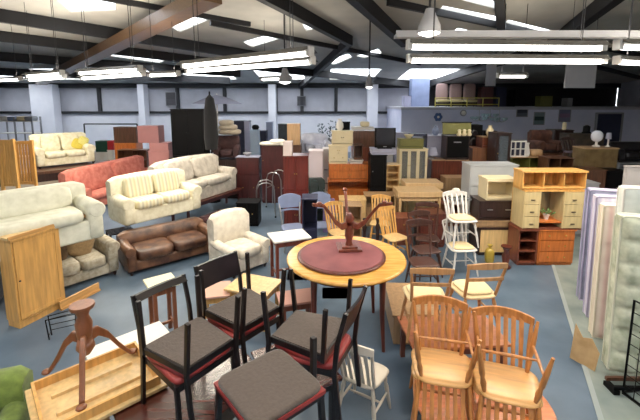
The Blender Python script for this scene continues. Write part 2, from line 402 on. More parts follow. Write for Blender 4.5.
# ------------------------------------------------------------------ furniture builders (origin: bottom centre of the front, front faces -y)
def fr(L, R):
    L = Vector(L); R = Vector(R); return (L + R) / 2, ang(L, R), (Vector((R.x, R.y)) - Vector((L.x, L.y))).length

def sofa(label, loc, rz, w, d=0.85, h=0.8, m=offwhite, cm=None, bm=None, seats=2, arm_h=0.55, arm_w=0.2, seat_h=0.42, back_cushions=True, cat='sofa', name='sofa', feet=True, camel=0.0, skirt=False, group=None, pillows=()):
    cm = cm or m; bm = bm or cm
    t = thing(name, label, cat, loc, rz, group)
    f = 0.06 if feet else 0.0
    if feet:
        for sx in (-1, 1):
            for y in (0.07, d - 0.07): link('foot', MB().lathe([(0.02, 0), (0.035, f)], 8, (sx * (w / 2 - 0.08), y, 0)), dbrown, t)
    link('frame', MB().box(-w / 2 + 0.03, w / 2 - 0.03, 0.04, d - 0.05, f, seat_h - 0.12), m, t, bevel=0.03)
    bk = MB(); n = 14; th = 0.2
    top = lambda x: h - 0.03 + camel * math.cos(x / (w / 2) * PI / 2) - (0.05 if abs(x) > w * 0.44 else 0)
    vs = []; fs = []
    prof = [(d - th - 0.02, f + 0.12), (d - th - 0.02, 1.0), (d - th + 0.04, 1.04), (d - 0.05, 1.035), (d, 0.97), (d - 0.03, f + 0.05)]
    for i in range(n + 1):
        x = -w / 2 + 0.03 + (w - 0.06) * i / n
        for y, z in prof: vs.append((x, y, z if z < 0.5 and z < f + 0.2 else top(x) * z))
    K = len(prof)
    for i in range(n):
        for j in range(K): fs.append((i * K + j, i * K + (j + 1) % K, (i + 1) * K + (j + 1) % K, (i + 1) * K + j))
    bk.add(vs, fs, True); bk.add(vs[:K], [tuple(range(K))]); bk.add(vs[-K:], [tuple(range(K))[::-1]])
    link('backrest', bk, m, t)
    for s in (-1, 1):
        x = s * (w / 2 - arm_w / 2)
        a = MB(); a.rbox((x, d * 0.48, (f + arm_h - 0.06) / 2), (arm_w * 0.42, d * 0.48, (arm_h - 0.06 - f) / 2), 0.22, 16, 8)
        pts = [(x + s * 0.02, 0.0, arm_h - arm_w * 0.48), (x + s * 0.02, 0.02, arm_h - arm_w * 0.48), (x + s * 0.02, d * 0.5, arm_h - arm_w * 0.46), (x, d * 0.85, arm_h - arm_w * 0.40)]
        a.tube(pts, [arm_w * 0.42, arm_w * 0.5, arm_w * 0.5, arm_w * 0.46], 14); link('arm', a, m, t)
    iw = (w - 2 * arm_w) / seats
    for i in range(seats):
        x = -w / 2 + arm_w + iw * (i + 0.5)
        link('seat_cushion', MB().rbox((x, (d - th) * 0.48, seat_h - 0.05), (iw * 0.495, (d - th) * 0.50, 0.09), 0.3, 20, 8), cm, t)
        if back_cushions:
            M = Matrix.Rotation(-0.25, 4, 'X')
            hb = max(0.12, (h + camel * 0.6 - seat_h) * 0.5)
            link('back_cushion', MB().rbox((x, d - th - 0.09, seat_h + hb * 0.98), (iw * 0.49, 0.10, hb), 0.45, 20, 10, M), bm, t)
    if skirt: link('skirt', MB().box(-w / 2 + 0.015, w / 2 - 0.015, 0.015, 0.03, f * 0.3, seat_h - 0.16), m, t)
    for (x, z, sz, pm, lab) in pillows:
        link('scatter_cushion', MB().rbox((x, d - th - 0.22, z), (sz, 0.07, sz), 0.55, 16, 10, Matrix.Rotation(-0.4, 4, 'X') @ Matrix.Rotation(0.5, 4, 'Y')), pm, t, lab)
    return t

def cabinet(label, loc, rz, w, d, h, m, rows, cat='cabinet', name='cabinet', knob='knob', km=None, top=0.02, plinth=0.04, fm=None, topm=None, group=None, legs=0.0, inner=None, bev=0.0):
    """rows: list of (fraction, kind, n) from the top down; kind: drawer, door, open, glass, blank, shelf"""
    t = thing(name, label, cat, loc, rz, group); fm = fm or m; km = km or brass; topm = topm or m
    th = 0.02; z0 = plinth + legs
    car = MB(); car.box(-w / 2, -w / 2 + th, 0.012, d, z0, h - top).box(w / 2 - th, w / 2, 0.012, d, z0, h - top).box(-w / 2 + th, w / 2 - th, d - 0.012, d, z0, h - top).box(-w / 2 + th, w / 2 - th, 0.012, d - 0.012, z0, z0 + th)
    if not legs: car.box(-w / 2 + 0.01, w / 2 - 0.01, 0.03, d - 0.01, 0, z0)
    link('carcass', car, m, t, bevel=bev)
    if legs:
        for sx in (-1, 1):
            for y in (0.04, d - 0.04): link('leg', MB().tube([(sx * (w / 2 - 0.04), y, 0), (sx * (w / 2 - 0.04), y, z0)], [0.018, 0.028], 8), m, t)
    if top: link('top', MB().box(-w / 2 - 0.012, w / 2 + 0.012, -0.012, d + 0.005, h - top, h), topm, t, bevel=bev)
    ih = h - top - z0 - th; zt = h - top
    for fr_, kind, n in rows:
        zb = zt - ih * fr_
        if kind != 'blank' and zb > z0 + 0.05: link('shelf', MB().box(-w / 2 + th, w / 2 - th, 0.02, d - 0.012, zb - 0.008, zb + 0.008), inner or m, t)
        cw = (w - 2 * th) / n
        for i in range(n):
            xa = -w / 2 + th + cw * i + 0.004; xb = xa + cw - 0.008; xc = (xa + xb) / 2
            if kind in ('drawer', 'door', 'glass', 'blank'):
                nm = {'drawer': 'drawer', 'door': 'door', 'glass': 'door', 'blank': 'front_panel'}[kind]
                f = MB(); za, zc = zb + 0.012, zt - 0.004
                if kind in ('door', 'glass'):
                    s = min(0.05, cw * 0.16)
                    f.box(xa, xb, 0, 0.018, za, za + s).box(xa, xb, 0, 0.018, zc - s, zc).box(xa, xa + s, 0, 0.018, za + s, zc - s).box(xb - s, xb, 0, 0.018, za + s, zc - s)
                    if kind == 'door': f.box(xa + s, xb - s, 0.008, 0.014, za + s, zc - s)
                    dd = link(nm, f, fm, t)
                    if kind == 'glass': link('glass_pane', MB().box(xa + s, xb - s, 0.008, 0.012, za + s, zc - s), glassy('cabinet_glass', (120, 130, 140)), dd)
                    kx = xb - s / 2 if i % 2 == 0 and n > 1 else xa + s / 2; link('knob', MB().rbox((kx, -0.012, (za + zc) / 2), (0.012, 0.012, 0.012), 1, 8, 6), km, dd)
                elif kind == 'drawer':
                    dd = link(nm, f.box(xa, xb, 0, 0.018, za, zc), fm, t, bevel=bev)
                    for kx in ((xc,) if cw < 0.5 else (xa + cw * 0.25, xb - cw * 0.25)):
                        if knob == 'bar': link('handle', MB().box(kx - 0.05, kx + 0.05, -0.02, 0, (za + zc) / 2 - 0.008, (za + zc) / 2 + 0.008), km, dd)
                        else: link('knob', MB().rbox((kx, -0.012, (za + zc) / 2), (0.015, 0.014, 0.015), 1, 8, 6), km, dd)
                else: link(nm, f.box(xa, xb, 0, 0.018, za, zc), fm, t)
            elif i: link('divider', MB().box(xa - 0.012, xa + 0.004, 0.02, d - 0.012, zb, zt), m, t)
        zt = zb
    return t

def crate(label, loc, rz, w, d, h, m, cat='box', name='box', tape=None, group=None):
    t = thing(name, label, cat, loc, rz, group)
    th = 0.012
    link('body', MB().box(-w / 2, w / 2, 0, d, 0, h - 0.004), m, t, bevel=0.006)
    link('flap', MB().box(-w / 2 - 0.002, w / 2 + 0.002, -0.002, d / 2 - 0.006, h - 0.004, h).box(-w / 2 - 0.002, w / 2 + 0.002, d / 2 + 0.006, d + 0.002, h - 0.004, h), m, t)
    return t

def tv(label, loc, rz, w, h, d=0.4, group=None):
    t = thing('television', label, 'television', loc, rz, group)
    link('case', MB().box(-w / 2, w / 2, 0, 0.08, 0.03, h).prism([(-w / 2 + 0.03, 0.08), (w / 2 - 0.03, 0.08), (w / 3, d), (-w / 3, d)], 0.06, h - 0.05), black, t, bevel=0.01)
    link('screen', MB().rbox((0, 0.0, h / 2 + 0.03), (w * 0.43, 0.012, h * 0.38), 0.2, 16, 8), noise_mat('crt_glass', (0.015, 0.015, 0.02), (0.03, 0.03, 0.035), 2, 0.1), t)
    link('base', MB().box(-w / 3, w / 3, 0.02, d - 0.05, 0, 0.03), black, t)
    link('badge', MB().box(-0.04, 0.04, -0.003, 0, 0.05, 0.065), steel, t)
    return t

def rect_table(label, loc, rz, w, d, h, m, topm=None, leg=0.05, name='table', cat='table', apron=True, turned=False, group=None, stretcher=False, th=0.03, rot=None):
    """origin: bottom centre"""
    t = thing(name, label, cat, loc, rz, group, rot)
    link('tabletop', MB().box(-w / 2, w / 2, -d / 2, d / 2, h - th, h), topm or m, t, bevel=0.006)
    if apron: link('apron', MB().box(-w / 2 + .06, w / 2 - .06, -d / 2 + .05, -d / 2 + .07, h - th - .09, h - th).box(-w / 2 + .06, w / 2 - .06, d / 2 - .07, d / 2 - .05, h - th - .09, h - th).box(-w / 2 + .05, -w / 2 + .07, -d / 2 + .06, d / 2 - .06, h - th - .09, h - th).box(w / 2 - .07, w / 2 - .05, -d / 2 + .06, d / 2 - .06, h - th - .09, h - th), m, t)
    for sx in (-1, 1):
        for sy in (-1, 1):
            x, y = sx * (w / 2 - 0.06), sy * (d / 2 - 0.06)
            g = MB()
            if turned: g.lathe([(leg * .35, 0), (leg * .5, h * .1), (leg * .3, h * .2), (leg * .6, h * .4), (leg * .35, h * .5), (leg * .55, h * .65), (leg * .55, h - th)], 10, (x, y, 0))
            else: g.box(x - leg / 2, x + leg / 2, y - leg / 2, y + leg / 2, 0, h - th)
            link('leg', g, m, t)
    if stretcher: link('stretcher', MB().box(-w / 2 + .06, w / 2 - .06, -.012, .012, h * .2, h * .2 + .03).box(-w / 2 + .05, -w / 2 + .07, -d / 2 + .06, d / 2 - .06, h * .2, h * .2 + .03).box(w / 2 - .07, w / 2 - .05, -d / 2 + .06, d / 2 - .06, h * .2, h * .2 + .03), m, t)
    return t

SEAT = 0.43
def flip(z_contact):  # height of an upturned chair's root so that its seat top rests at z_contact
    return z_contact
def slat_chair(label, wm, sm, seat_h=0.44, sw=0.21, nsl=6, back_h=0.44, rake=0.10, bow=0.05, crest_h=0.085, name='slat_back_chair', pad=None, bend=True, crest_only=False, legm=None):
    """origin: floor centre under the seat; front -y"""
    t = thing(name, label, 'chair'); legm = legm or wm
    def shp(q):
        q = Vector(q); q.x *= 1.0 - 0.10 * (q.y / sw); return q
    link('seat', MB().rbox((0, 0, seat_h - 0.02), (sw, sw * 0.95, 0.02), 0.45, 28, 6, None, shp), sm, t)
    if pad: link('seat_pad', MB().rbox((0, 0, seat_h + 0.012), (sw * .85, sw * .8, 0.018), 0.5, 20, 6, None, shp), pad, t)
    for sx in (-1, 1):
        for sy in (-1, 1):
            a = Vector((sx * sw * .72, sy * sw * .68, seat_h - 0.03)); b = Vector((sx * sw * 1.0, sy * sw * .98, 0))
            rr = [0.013, 0.022, 0.014, 0.021, 0.018, 0.011]; ks = [0, .2, .32, .4, .7, 1]
            link('leg', MB().tube([a.lerp(b, k) for k in ks], rr, 10), legm, t)
    zz = seat_h * 0.42; k = (seat_h - 0.03 - zz) / (seat_h - 0.03)
    X = sw * (.72 + .28 * k); Yy = sw * (.68 + .30 * k)
    for sx in (-1, 1): link('stretcher', MB().tube([(sx * X, -Yy, zz), (sx * X, 0, zz), (sx * X, Yy, zz)], [.008, .014, .008], 8), legm, t)
    link('stretcher', MB().tube([(-X, 0, zz), (0, 0, zz), (X, 0, zz)], [.008, .014, .008], 8), legm, t)
    yb = sw * 0.82; zt = seat_h + back_h
    def cr(u): return Vector((u * sw * 1.02, yb + rake + bow * (1 - u * u), zt + (0.02 * (1 - u * u) if bend else 0)))
    for sx in (-1, 1):
        link('back_post', MB().tube([(sx * sw * .80, yb - .02, seat_h - .01), (sx * sw * .86, yb + rake * .45, seat_h + back_h * .5), tuple(cr(sx * .93) - Vector((0, 0, .02)))], [.016, .017, .014], 10), legm, t)
    link('crest_rail', MB().sweep([cr(-1 + 2 * i / 10) for i in range(11)], 0.022, [crest_h * (0.72 + 0.28 * (1 - (-1 + 2 * i / 10) ** 2)) for i in range(11)]), wm, t, bevel=0.005)
    if not crest_only:
        for i in range(nsl):
            u = -0.62 + 1.24 * i / (nsl - 1); top = cr(u); b0 = Vector((u * sw * .95, yb - .01, seat_h - .01)); mid = b0.lerp(top, .5) + Vector((0, -.005, 0))
            link('slat', MB().bar(b0, mid, .030, .010, (0, 1, 0)).bar(mid, top, .034, .010, (0, 1, 0)), wm, t)
    else:
        link('back_rail', MB().sweep([cr(-.9 + 1.8 * i / 8) - Vector((0, rake * .35, back_h * .42)) for i in range(9)], 0.014, 0.035), wm, t)
    return t

def dining_chair(label, frame, pad, under, seat_h=0.43, w=0.45, d=0.46, back_h=0.44, padlab=None, panel=None, lo=.52):
    t = thing('dining_chair', label, 'chair'); hw = w / 2; hd = d / 2
    fw = lambda y: hw * (1.0 - 0.10 * (y / hd))
    z1 = seat_h - 0.035
    fr_ = MB(); fr_.prism([(-fw(-hd), -hd), (fw(-hd), -hd), (fw(hd), hd), (-fw(hd), hd)], z1 - 0.05, z1); link('seat_rail', fr_, frame, t, bevel=0.004)
    def shp(q): q = Vector(q); q.x *= fw(q.y) / hw; return q
    link('seat_pad', MB().rbox((0, 0, seat_h - 0.025), (hw * 1.0, hd * 1.0, 0.028), 0.25, 24, 8, None, shp), pad, t)
    cov = MB(); cov.prism([(-fw(-hd) + .012, -hd + .012), (fw(-hd) - .012, -hd + .012), (fw(hd) - .012, hd - .012), (-fw(hd) + .012, hd - .012)], z1 - 0.056, z1 - 0.05); link('dust_cover', cov, under, t, 'grey-brown cloth under the seat')
    for sx in (-1, 1):
        link('leg', MB().bar((sx * (hw * 1.06), -hd + .015, z1), (sx * (hw * 1.08), -hd - .005, 0), .03, .03), frame, t, bevel=.003)
        x = sx * (hw * .93)
        link('leg', MB().sweep([(x, hd + .06, 0), (x, hd + .02, z1 * .5), (x, hd + .005, z1), (x, hd + .01, seat_h + .05), (x, hd + .05, seat_h + back_h * .6), (x, hd + .10, seat_h + back_h)], .026, .034) if False else MB().bar((x, hd + .05, 0), (x, hd + .008, z1), .026, .034).bar((x, hd + .008, z1 - .01), (x, hd + .03, seat_h + back_h * .45), .026, .034).bar((x, hd + .03, seat_h + back_h * .44), (x, hd + .09, seat_h + back_h), .026, .032), frame, t, bevel=.003)
    pm = panel or frame
    A = seat_h + back_h * lo; B = seat_h + back_h * .99
    b = MB(); n = 8; vs = []; fs = []
    for i in range(n + 1):
        u = -1 + 2 * i / n; x = u * hw * .9; c = .02 * (1 - u * u)
        ya = hd + .03 + c; yb_ = hd + .085 + c
        vs += [(x, ya - .012, A), (x, ya + .012, A), (x, yb_ + .012, B), (x, yb_ - .012, B)]
    for i in range(n):
        for j in range(4): fs.append((i * 4 + j, i * 4 + (j + 1) % 4, i * 4 + 4 + (j + 1) % 4, i * 4 + 4 + j))
    fs += [(3, 2, 1, 0), (n * 4, n * 4 + 1, n * 4 + 2, n * 4 + 3)]
    b.add(vs, fs, False); link('backrest', b, pm, t)
    return t

def mattress(label, loc, rz, w, h, t_, m, edge, nx=5, ny=7, lean=0.0, depth=0.02, group=None, ticks=True, bm=None):
    t = thing('mattress', label, 'mattress', loc, 0, group, rot=(-lean, 0, rz))
    gx, gy = nx * 8, ny * 8; vs = []; fs = []
    def prof(u): return 1 - max(0, abs(u) - .9) ** 2 * 8
    for j in range(gy + 1):
        for i in range(gx + 1):
            u = i / gx; v = j / gy
            q = abs(math.sin(PI * u * nx)) * abs(math.sin(PI * v * ny))
            edgef = min(1, min(u, 1 - u, v * h / w, (1 - v) * h / w) * 22)
            vs.append((-w / 2 + w * u, -depth * (q ** .5) * edgef + .018 * (1 - edgef), h * v))
    for j in range(gy):
        for i in range(gx):
            a = j * (gx + 1) + i; fs.append((a, a + 1, a + gx + 2, a + gx + 1))
    bd = MB(); bd.add(vs, fs, True)
    bd.box(-w / 2, w / 2, .02, t_, 0, h)
    link('body', bd, m, t)
    for y in (.018, t_):
        r = .012; link('piping', MB().tube([(-w / 2, y, 0.01), (-w / 2, y, h - .03), (-w / 2 + .03, y, h), (w / 2 - .03, y, h), (w / 2, y, h - .03), (w / 2, y, .01), (-w / 2, y, .01)], r, 6), edge, t)
    if ticks:
        for j in range(1, ny):
            for i in range(1, nx):
                link('tuft_button', MB().rbox((-w / 2 + w * i / nx, -.003, h * j / ny), (.012, .006, .012), 1, 8, 4), bm or edge, t)
    return t

def pedestal(label, wm, H_=0.55, r=0.05, n=3, reach=0.38, a0=0, plate='disc', fold=False, hub=1.0):
    """tripod pedestal base: origin at floor centre, legs curve down to the floor"""
    t = thing('tripod_stand', label, 'stand')
    link('column', MB().lathe([(r * .5, .14 * hub), (r * 1.1, .18 * hub), (r * .8, .24 * hub), (r * .6, H_ * .45), (r * .9, H_ * .6), (r * 1.0, H_ * .75), (r * .65, H_ * .85), (r * 1.0, H_ - .03)], 18), wm, t)
    if plate == 'disc': link('top_block', MB().lathe([(r * 1.35, H_ - .03), (r * 1.45, H_ - .015), (r * 1.4, H_)], 20), wm, t)
    else: link('top_plate', MB().box(-.15, .15, -.15, .15, H_ - .03, H_).box(-.1, .1, -.1, .1, H_ - .05, H_ - .03), wm, t, bevel=.005)
    for k in range(n):
        a = a0 + 2 * PI * k / n; c, s = math.cos(a), math.sin(a)
        P_ = [(.02, .24), (.10, .25), (.18, .20), (.26, .11), (.33, .045), (reach, .022)]
        link('leg', MB().sweep([(c * x * reach / .38, s * x * reach / .38, .022 + (z - .022) * hub) for x, z in P_], .038, [.095, .085, .07, .06, .05, .04]), wm, t, bevel=.01)
        link('foot', MB().rbox((c * reach, s * reach, .018), (.035, .035, .018), .8, 10, 6), wm, t)
    return t

# ================================================================== FURNITURE
SHIFT = [0.0]
def slot(Y, x0, x1, yt, zb=0.0):
    if zb > 0: Y = Y + SHIFT[0]
    a = PY(x0, yt, Y); b = PY(x1, yt, Y)
    return (((a.x + b.x) / 2), Y, zb), b.x - a.x, a.z - zb
SEEN = {}
def boxes():
    """world boxes of everything already standing on the floor, part by part, so nothing new is set down inside it"""
    bpy.context.view_layer.update()
    for o in bpy.data.objects:
        if o.type != 'MESH' or o.name in SEEN: continue
        r = o
        while r.parent: r = r.parent
        if r.get('kind') == 'structure': SEEN[o.name] = None; continue
        vs = [o.matrix_world @ Vector(c) for c in o.bound_box]
        SEEN[o.name] = tuple(f(v[i] for v in vs) for i in range(3) for f in (min, max))
    return [b for b in SEEN.values() if b]
def settle(Y, x0, x1, yt, d):
    B = boxes(); order = [0]
    for k in range(1, 16): order += [k * .1, -k * .1]
    best = None
    for dy in order:
        SHIFT[0] = 0.0; loc, w, h = slot(Y + dy, x0, x1, yt, 0)
        q = (loc[0] - w / 2 - .02, loc[0] + w / 2 + .02, loc[1] - .03, loc[1] + d + .015, 0, h)
        n = sum(1 for b in B if b[0] < q[1] and b[1] > q[0] and b[2] < q[3] and b[3] > q[2] and b[4] < q[5] and b[5] > q[4])
        if n == 0: SHIFT[0] = dy; return
        if best is None or n < best[0]: best = (n, dy)
    SHIFT[0] = best[1]; print('UNSETTLED', Y, x0, x1, best)
def cab(Y, x0, x1, yt, zb, d, m, rows, label, rz=0.0, **k):
    if zb == 0: settle(Y, x0, x1, yt, d); loc, w, h = slot(Y + SHIFT[0], x0, x1, yt, 0)
    else: loc, w, h = slot(Y, x0, x1, yt, zb)
    cabinet(label, loc, rz, w, d, h, m, rows, **k); return zb + h + 0.001
def bx(Y, x0, x1, yt, zb, d, m, label, rz=0.0, **k):
    if zb == 0: settle(Y, x0, x1, yt, d); loc, w, h = slot(Y + SHIFT[0], x0, x1, yt, 0)
    else: loc, w, h = slot(Y, x0, x1, yt, zb)
    crate(label, loc, rz, w, d, h, m, **k); return zb + h + 0.001

# ---------- front right: slat-back chairs stacked on a low round table
TZ = 0.36
c = P(480, 402, TZ)
t = thing('round_table', 'orange-varnished round table under the two stacks of slat-back chairs at bottom right', 'table', (c.x + .02, c.y + .02, 0))
link('tabletop', MB().lathe([(.53, TZ - .03), (.57, TZ - .022), (.57, TZ - .008), (.56, TZ)], 40), wood('orange_varnish', (205, 110, 42), .7, .3, False, .5), t)
link('column', MB().lathe([(.09, .06), (.05, .14), (.07, .22), (.05, .3), (.12, TZ - .03)], 16), honey, t)
for k in range(4):
    a = PI / 4 + PI / 2 * k; link('leg', MB().sweep([(.06 * math.cos(a), .06 * math.sin(a), .1), (.25 * math.cos(a), .25 * math.sin(a), .07), (.4 * math.cos(a), .4 * math.sin(a), .025)], .05, .05), honey, t)
sc1 = slat_chair('', honey, honey_seat, 0.43, .228, back_h=.36)
RZ1 = -0.20
def pair(proto, cpx, z, zc, rz, lab_low, lab_up, dz=0.43, off=.05, group=None, rz2=None):
    """an upright chair with an upturned one on its seat; cpx is where the upturned seat shows"""
    q = P(cpx[0], cpx[1], z + 2 * 0 + zc)
    if proto['label'] == '': proto['label'] = lab_low; low = proto; low.location = (q.x, q.y, z); low.rotation_euler = (0, 0, rz)
    else: low = dup(proto, lab_low, (q.x, q.y, z), rz)
    up = dup(proto, lab_up, (q.x + off * math.sin(rz), q.y - off * math.cos(rz), z + 2 * dz + .004), rot=(PI, 0, rz if rz2 is None else rz2))
    return low, up
low, up = pair(sc1, (441, 361), TZ, .46, RZ1 - .02, 'honey slat-back chair standing upright at the left of the stacked pair on the orange table', 'upturned honey slat-back chair resting on the left chair of the orange table', off=.06)
low['group'] = up['group'] = 'slat-back chairs stacked on the orange table'
low, up = pair(sc1, (505, 377), TZ, .46, RZ1 - .12, 'slat-back chair standing upright at the right of the stacked pair on the orange table', 'upturned slat-back chair resting on the right chair of the orange table', off=.06)
low['group'] = up['group'] = 'slat-back chairs stacked on the orange table'

# ---------- kitchen chairs behind them, on a low box-like table
kc_m = wood('beech', (186, 140, 92), .7); kseat = fabric('cream_seat', (232, 208, 160), .9)
kc = slat_chair('pale beech chair with curved top rail behind the left slat-back stack', kc_m, kseat, .44, .21, crest_only=True, back_h=.36, crest_h=.07, rake=.08, pad=kseat)
KZ = .46; q = P(425, 291, KZ + .46); kc.location = (q.x, q.y, KZ); kc.rotation_euler = (0, 0, PI - .05); kc['group'] = 'beech chairs with curved top rails'
q2 = P(473, 286, KZ + .46); kc2 = dup(kc, 'pale beech chair with curved top rail directly behind the right slat-back stack', (q2.x, q2.y, KZ), PI + .1)
t = rect_table('reddish low table carrying the two pale beech chairs', ((q.x + q2.x) / 2 + .03, (q.y + q2.y) / 2 - .02, 0), .08, 1.02, .60, KZ - .001, redbrown, wood('red_pine', (176, 108, 70), .75, vertical=False), .05)

# ---------- front left: black framed chairs with red seats, stacked seat to seat on two dark tables
DT = 0.66
dark_top = wood('dark_mahogany_top', (84, 36, 28), .55, .25, False, .6)
q = P(185, 392, DT)
t = thing('round_table', 'dark mahogany round table under the front left stack of black chairs', 'table', (q.x - .02, q.y + .12, 0))
link('tabletop', MB().lathe([(.50, DT - .03), (.54, DT - .02), (.54, DT - .006), (.53, DT)], 40), dark_top, t)
link('column', MB().lathe([(.1, .1), (.05, .2), (.07, .4), (.05, .5), (.14, DT - .03)], 16), maho, t)
for k in range(4):
    a = .4 + PI / 2 * k; link('leg', MB().sweep([(.05 * math.cos(a), .05 * math.sin(a), .16), (.25 * math.cos(a), .25 * math.sin(a), .1), (.42 * math.cos(a), .42 * math.sin(a), .03)], .05, .055), maho, t)
frame_m = paint('ebonised_wood', (24, 18, 18), .7, .35); redpad = noise_mat('red_leatherette', srgb(128, 40, 40), srgb(158, 58, 52), 6, .45)
under_m = fabric('dust_cloth', (88, 76, 68), .85, 40); vinyl = noise_mat('black_vinyl', srgb(18, 12, 16), srgb(34, 24, 28), 5, .3, bump=.1)
dc = dining_chair('', frame_m, redpad, under_m, back_h=.42, panel=vinyl)
dco = dining_chair('', frame_m, redpad, under_m, back_h=.42, panel=frame_m, lo=.92)
ZC = .51
lo, upc = pair(dc, (240, 306), DT, ZC, .88, '', 'upturned black dining chair on the one with the shiny black vinyl back')
lo['label'] = 'upright black dining chair with shiny black vinyl back'; lo['group'] = upc['group'] = 'black dining chairs stacked seat to seat'
lo, upc = pair(dco, (187, 340), DT, ZC, .95, 'upright black dining chair at far left of the black chair stacks, beside the white-topped stool', 'leftmost upturned black dining chair, legs in the air')
lo['group'] = upc['group'] = 'black dining chairs stacked seat to seat'
q = P(290, 372, DT)
t = rect_table('dark table under the two nearest stacks of upturned black chairs', (q.x + .03, q.y + .10, 0), .5, .56, .68, DT, frame_m, dark_top, .05)
lo, upc = pair(dc, (316, 332), DT, ZC, -2.0, 'upright black dining chair under the upturned one nearest the mauve-topped table', 'upturned black dining chair nearest the mauve-topped round table')
lo['group'] = upc['group'] = 'black dining chairs stacked seat to seat'
# stool with one corner post, at the very front
q = P(269, 381, DT + .50)
t = thing('stool', 'grey-brown padded black stool with a single corner post, nearest at the bottom edge', 'stool', (q.x, q.y, DT), .70)
hs = .25; zz = .47
link('seat_rail', MB().box(-hs, hs, -hs, hs, zz - .06, zz - .01), frame_m, t, bevel=.004)
link('red_piping', MB().box(-hs - .004, hs + .004, -hs - .004, hs + .004, zz - .03, zz - .005), redpad, t)
link('seat_pad', MB().rbox((0, 0, zz + .008), (hs, hs, .022), .22, 24, 8), under_m, t)
for sx in (-1, 1):
    for sy in (-1, 1): link('leg', MB().bar((sx * (hs - .02), sy * (hs - .02), zz - .05), (sx * (hs + .0), sy * (hs + .0), 0), .035, .035), frame_m, t, bevel=.003)
link('corner_post', MB().bar((hs + .02, -hs + .14, zz - .16), (hs + .03, -hs + .15, zz + .26), .035, .035), frame_m, t, bevel=.004)
# pale spindle-back chair and cloth at the right of them
lm = paint('limed_wood', (216, 206, 190), .85)
q = P(343, 398, .45)
wc = slat_chair('pale limed slat-back chair between the black chairs and the grey floor', lm, lm, .44, .19, 5, .40); wc.location = (q.x + .22, q.y + .34, 0); wc.rotation_euler = (0, 0, 2.6)

# ---------- round table with mauve top and upturned pedestal on it
RT = 1.0
q = P(346, 256, RT)
t = thing('round_dining_table', 'round honey-coloured dining table carrying the mauve round top', 'table', (q.x, q.y, 0))
ymat = noise_mat('yellow_varnish', srgb(196, 140, 60), srgb(222, 172, 92), 4, .25, (1, 6, 1), coat=.6)
link('tabletop', MB().lathe([(.70, RT - .045), (.735, RT - .035), (.74, RT - .02), (.735, RT - .006), (.725, RT)], 56), ymat, t)
link('apron', MB().lathe([(.6, RT - .12), (.61, RT - .045)], 40), maho, t)
for k in range(4):
    a = .79 + PI / 2 * k; x, y = .56 * math.cos(a), .56 * math.sin(a)
    link('leg', MB().tube([(x * 1.06, y * 1.06, 0), (x, y, .45), (x, y, RT - .1)], [.02, .03, .04], 10), maho, t)
mauve = noise_mat('mauve_cloth_top', srgb(112, 58, 62), srgb(134, 76, 78), 3, .6)
q2 = P(343, 254, RT + .03)
t2 = thing('round_tabletop', 'loose round tabletop with dull mauve surface lying on the honey-coloured table', 'tabletop', (q2.x - .02, q2.y, RT + .001))
link('board', MB().lathe([(.53, 0), (.545, .008), (.545, .022), (.535, .028)], 48), maho, t2)
link('inlay', MB().lathe([(.505, .028), (.505, .031)], 48), mauve, t2)
pb = pedestal('upturned red-brown pedestal base with three splayed legs, standing on the mauve tabletop', wood('red_polish', (122, 60, 42), .6, .3, coat=.5), .68, .058, 3, .46, 0, 'plate', hub=1.55)
q = P(349, 248, RT + .032)
pb.location = (q.x, q.y, RT + .033 + .68); pb.rotation_euler = (PI, 0, PI / 2 + .06)
# lattice: legs spread left, right and away
# ---------- front left: pedestal base on upturned pine table top
q = P(95, 395, .70)
t = thing('upturned_table', 'pale pine rectangular tabletop lying upside down at bottom left under the tripod base', 'table', (q.x - .03, q.y + .08, 0))
t.rotation_euler = (0, 0, .75)
link('tabletop', MB().box(-.42, .42, -.34, .34, .67, .70), pine_pale, t, bevel=.006)
link('apron', MB().box(-.38, .38, -.30, -.28, .70, .77).box(-.38, .38, .28, .30, .70, .77).box(-.38, -.36, -.28, .28, .70, .77).box(.36, .38, -.28, .28, .70, .77), pine, t)
link('batten', MB().box(-.28, .28, -.13, -.09, .70, .725).box(-.28, .28, .09, .13, .70, .725), pine_pale, t)
link('column', MB().lathe([(.07, .1), (.05, .3), (.08, .5), (.12, .665)], 14), pine, t)
for k in range(4):
    a = .3 + PI / 2 * k; link('leg', MB().sweep([(.05 * math.cos(a), .05 * math.sin(a), .2), (.2 * math.cos(a), .2 * math.sin(a), .12), (.36 * math.cos(a), .36 * math.sin(a), .03)], .045, .055), pine, t)
q = P(90, 374, .735)
pw = wood('mid_oak', (138, 84, 54), .68, .35)
pb2 = pedestal('mid-brown tripod pedestal base standing upright on the pale pine top at bottom left', pw, .62, .062, 3, .36, 0, hub=1.45)
pb2.location = (q.x, q.y - .02, .726); pb2.rotation_euler = (0, 0, PI - .1)
q = P(131, 345, .62)
t = rect_table('small table with glossy white top behind the tripod base at bottom left', (q.x, q.y, 0), .75, .70, .46, .62, honey, white)
q = P(60, 340, .0)
t = thing('magazine_rack', 'small black wire rack on the blue floor behind the tripod base', 'rack', (q.x - .02, q.y + .1, 0), .35)
for y in (-.05, .05):
    link('wire_side', MB().tube([(-.14, y, 0), (-.16, y, .26), (.16, y, .30), (.14, y, 0)], .008, 6), blackmetal, t)
for z in (.07, .14, .21): link('wire', MB().tube([(-.15, .05, z), (.15, .05, z + .02)], .005, 5), blackmetal, t)
link('wire', MB().tube([(-.15, -.05, .04), (-.15, .05, .04)], .005, 5), blackmetal, t)
# green armchair at the corner
q = P(18, 402, .62)
sofa('green velvet armchair cut by the bottom left corner of the view', (q.x - .16, q.y - .64, 0), .35 + PI * .0, .85, .8, .80, fabric('green_velvet', (112, 130, 58), .6, 12), seats=1, arm_h=.6, arm_w=.2, cat='armchair', name='armchair')

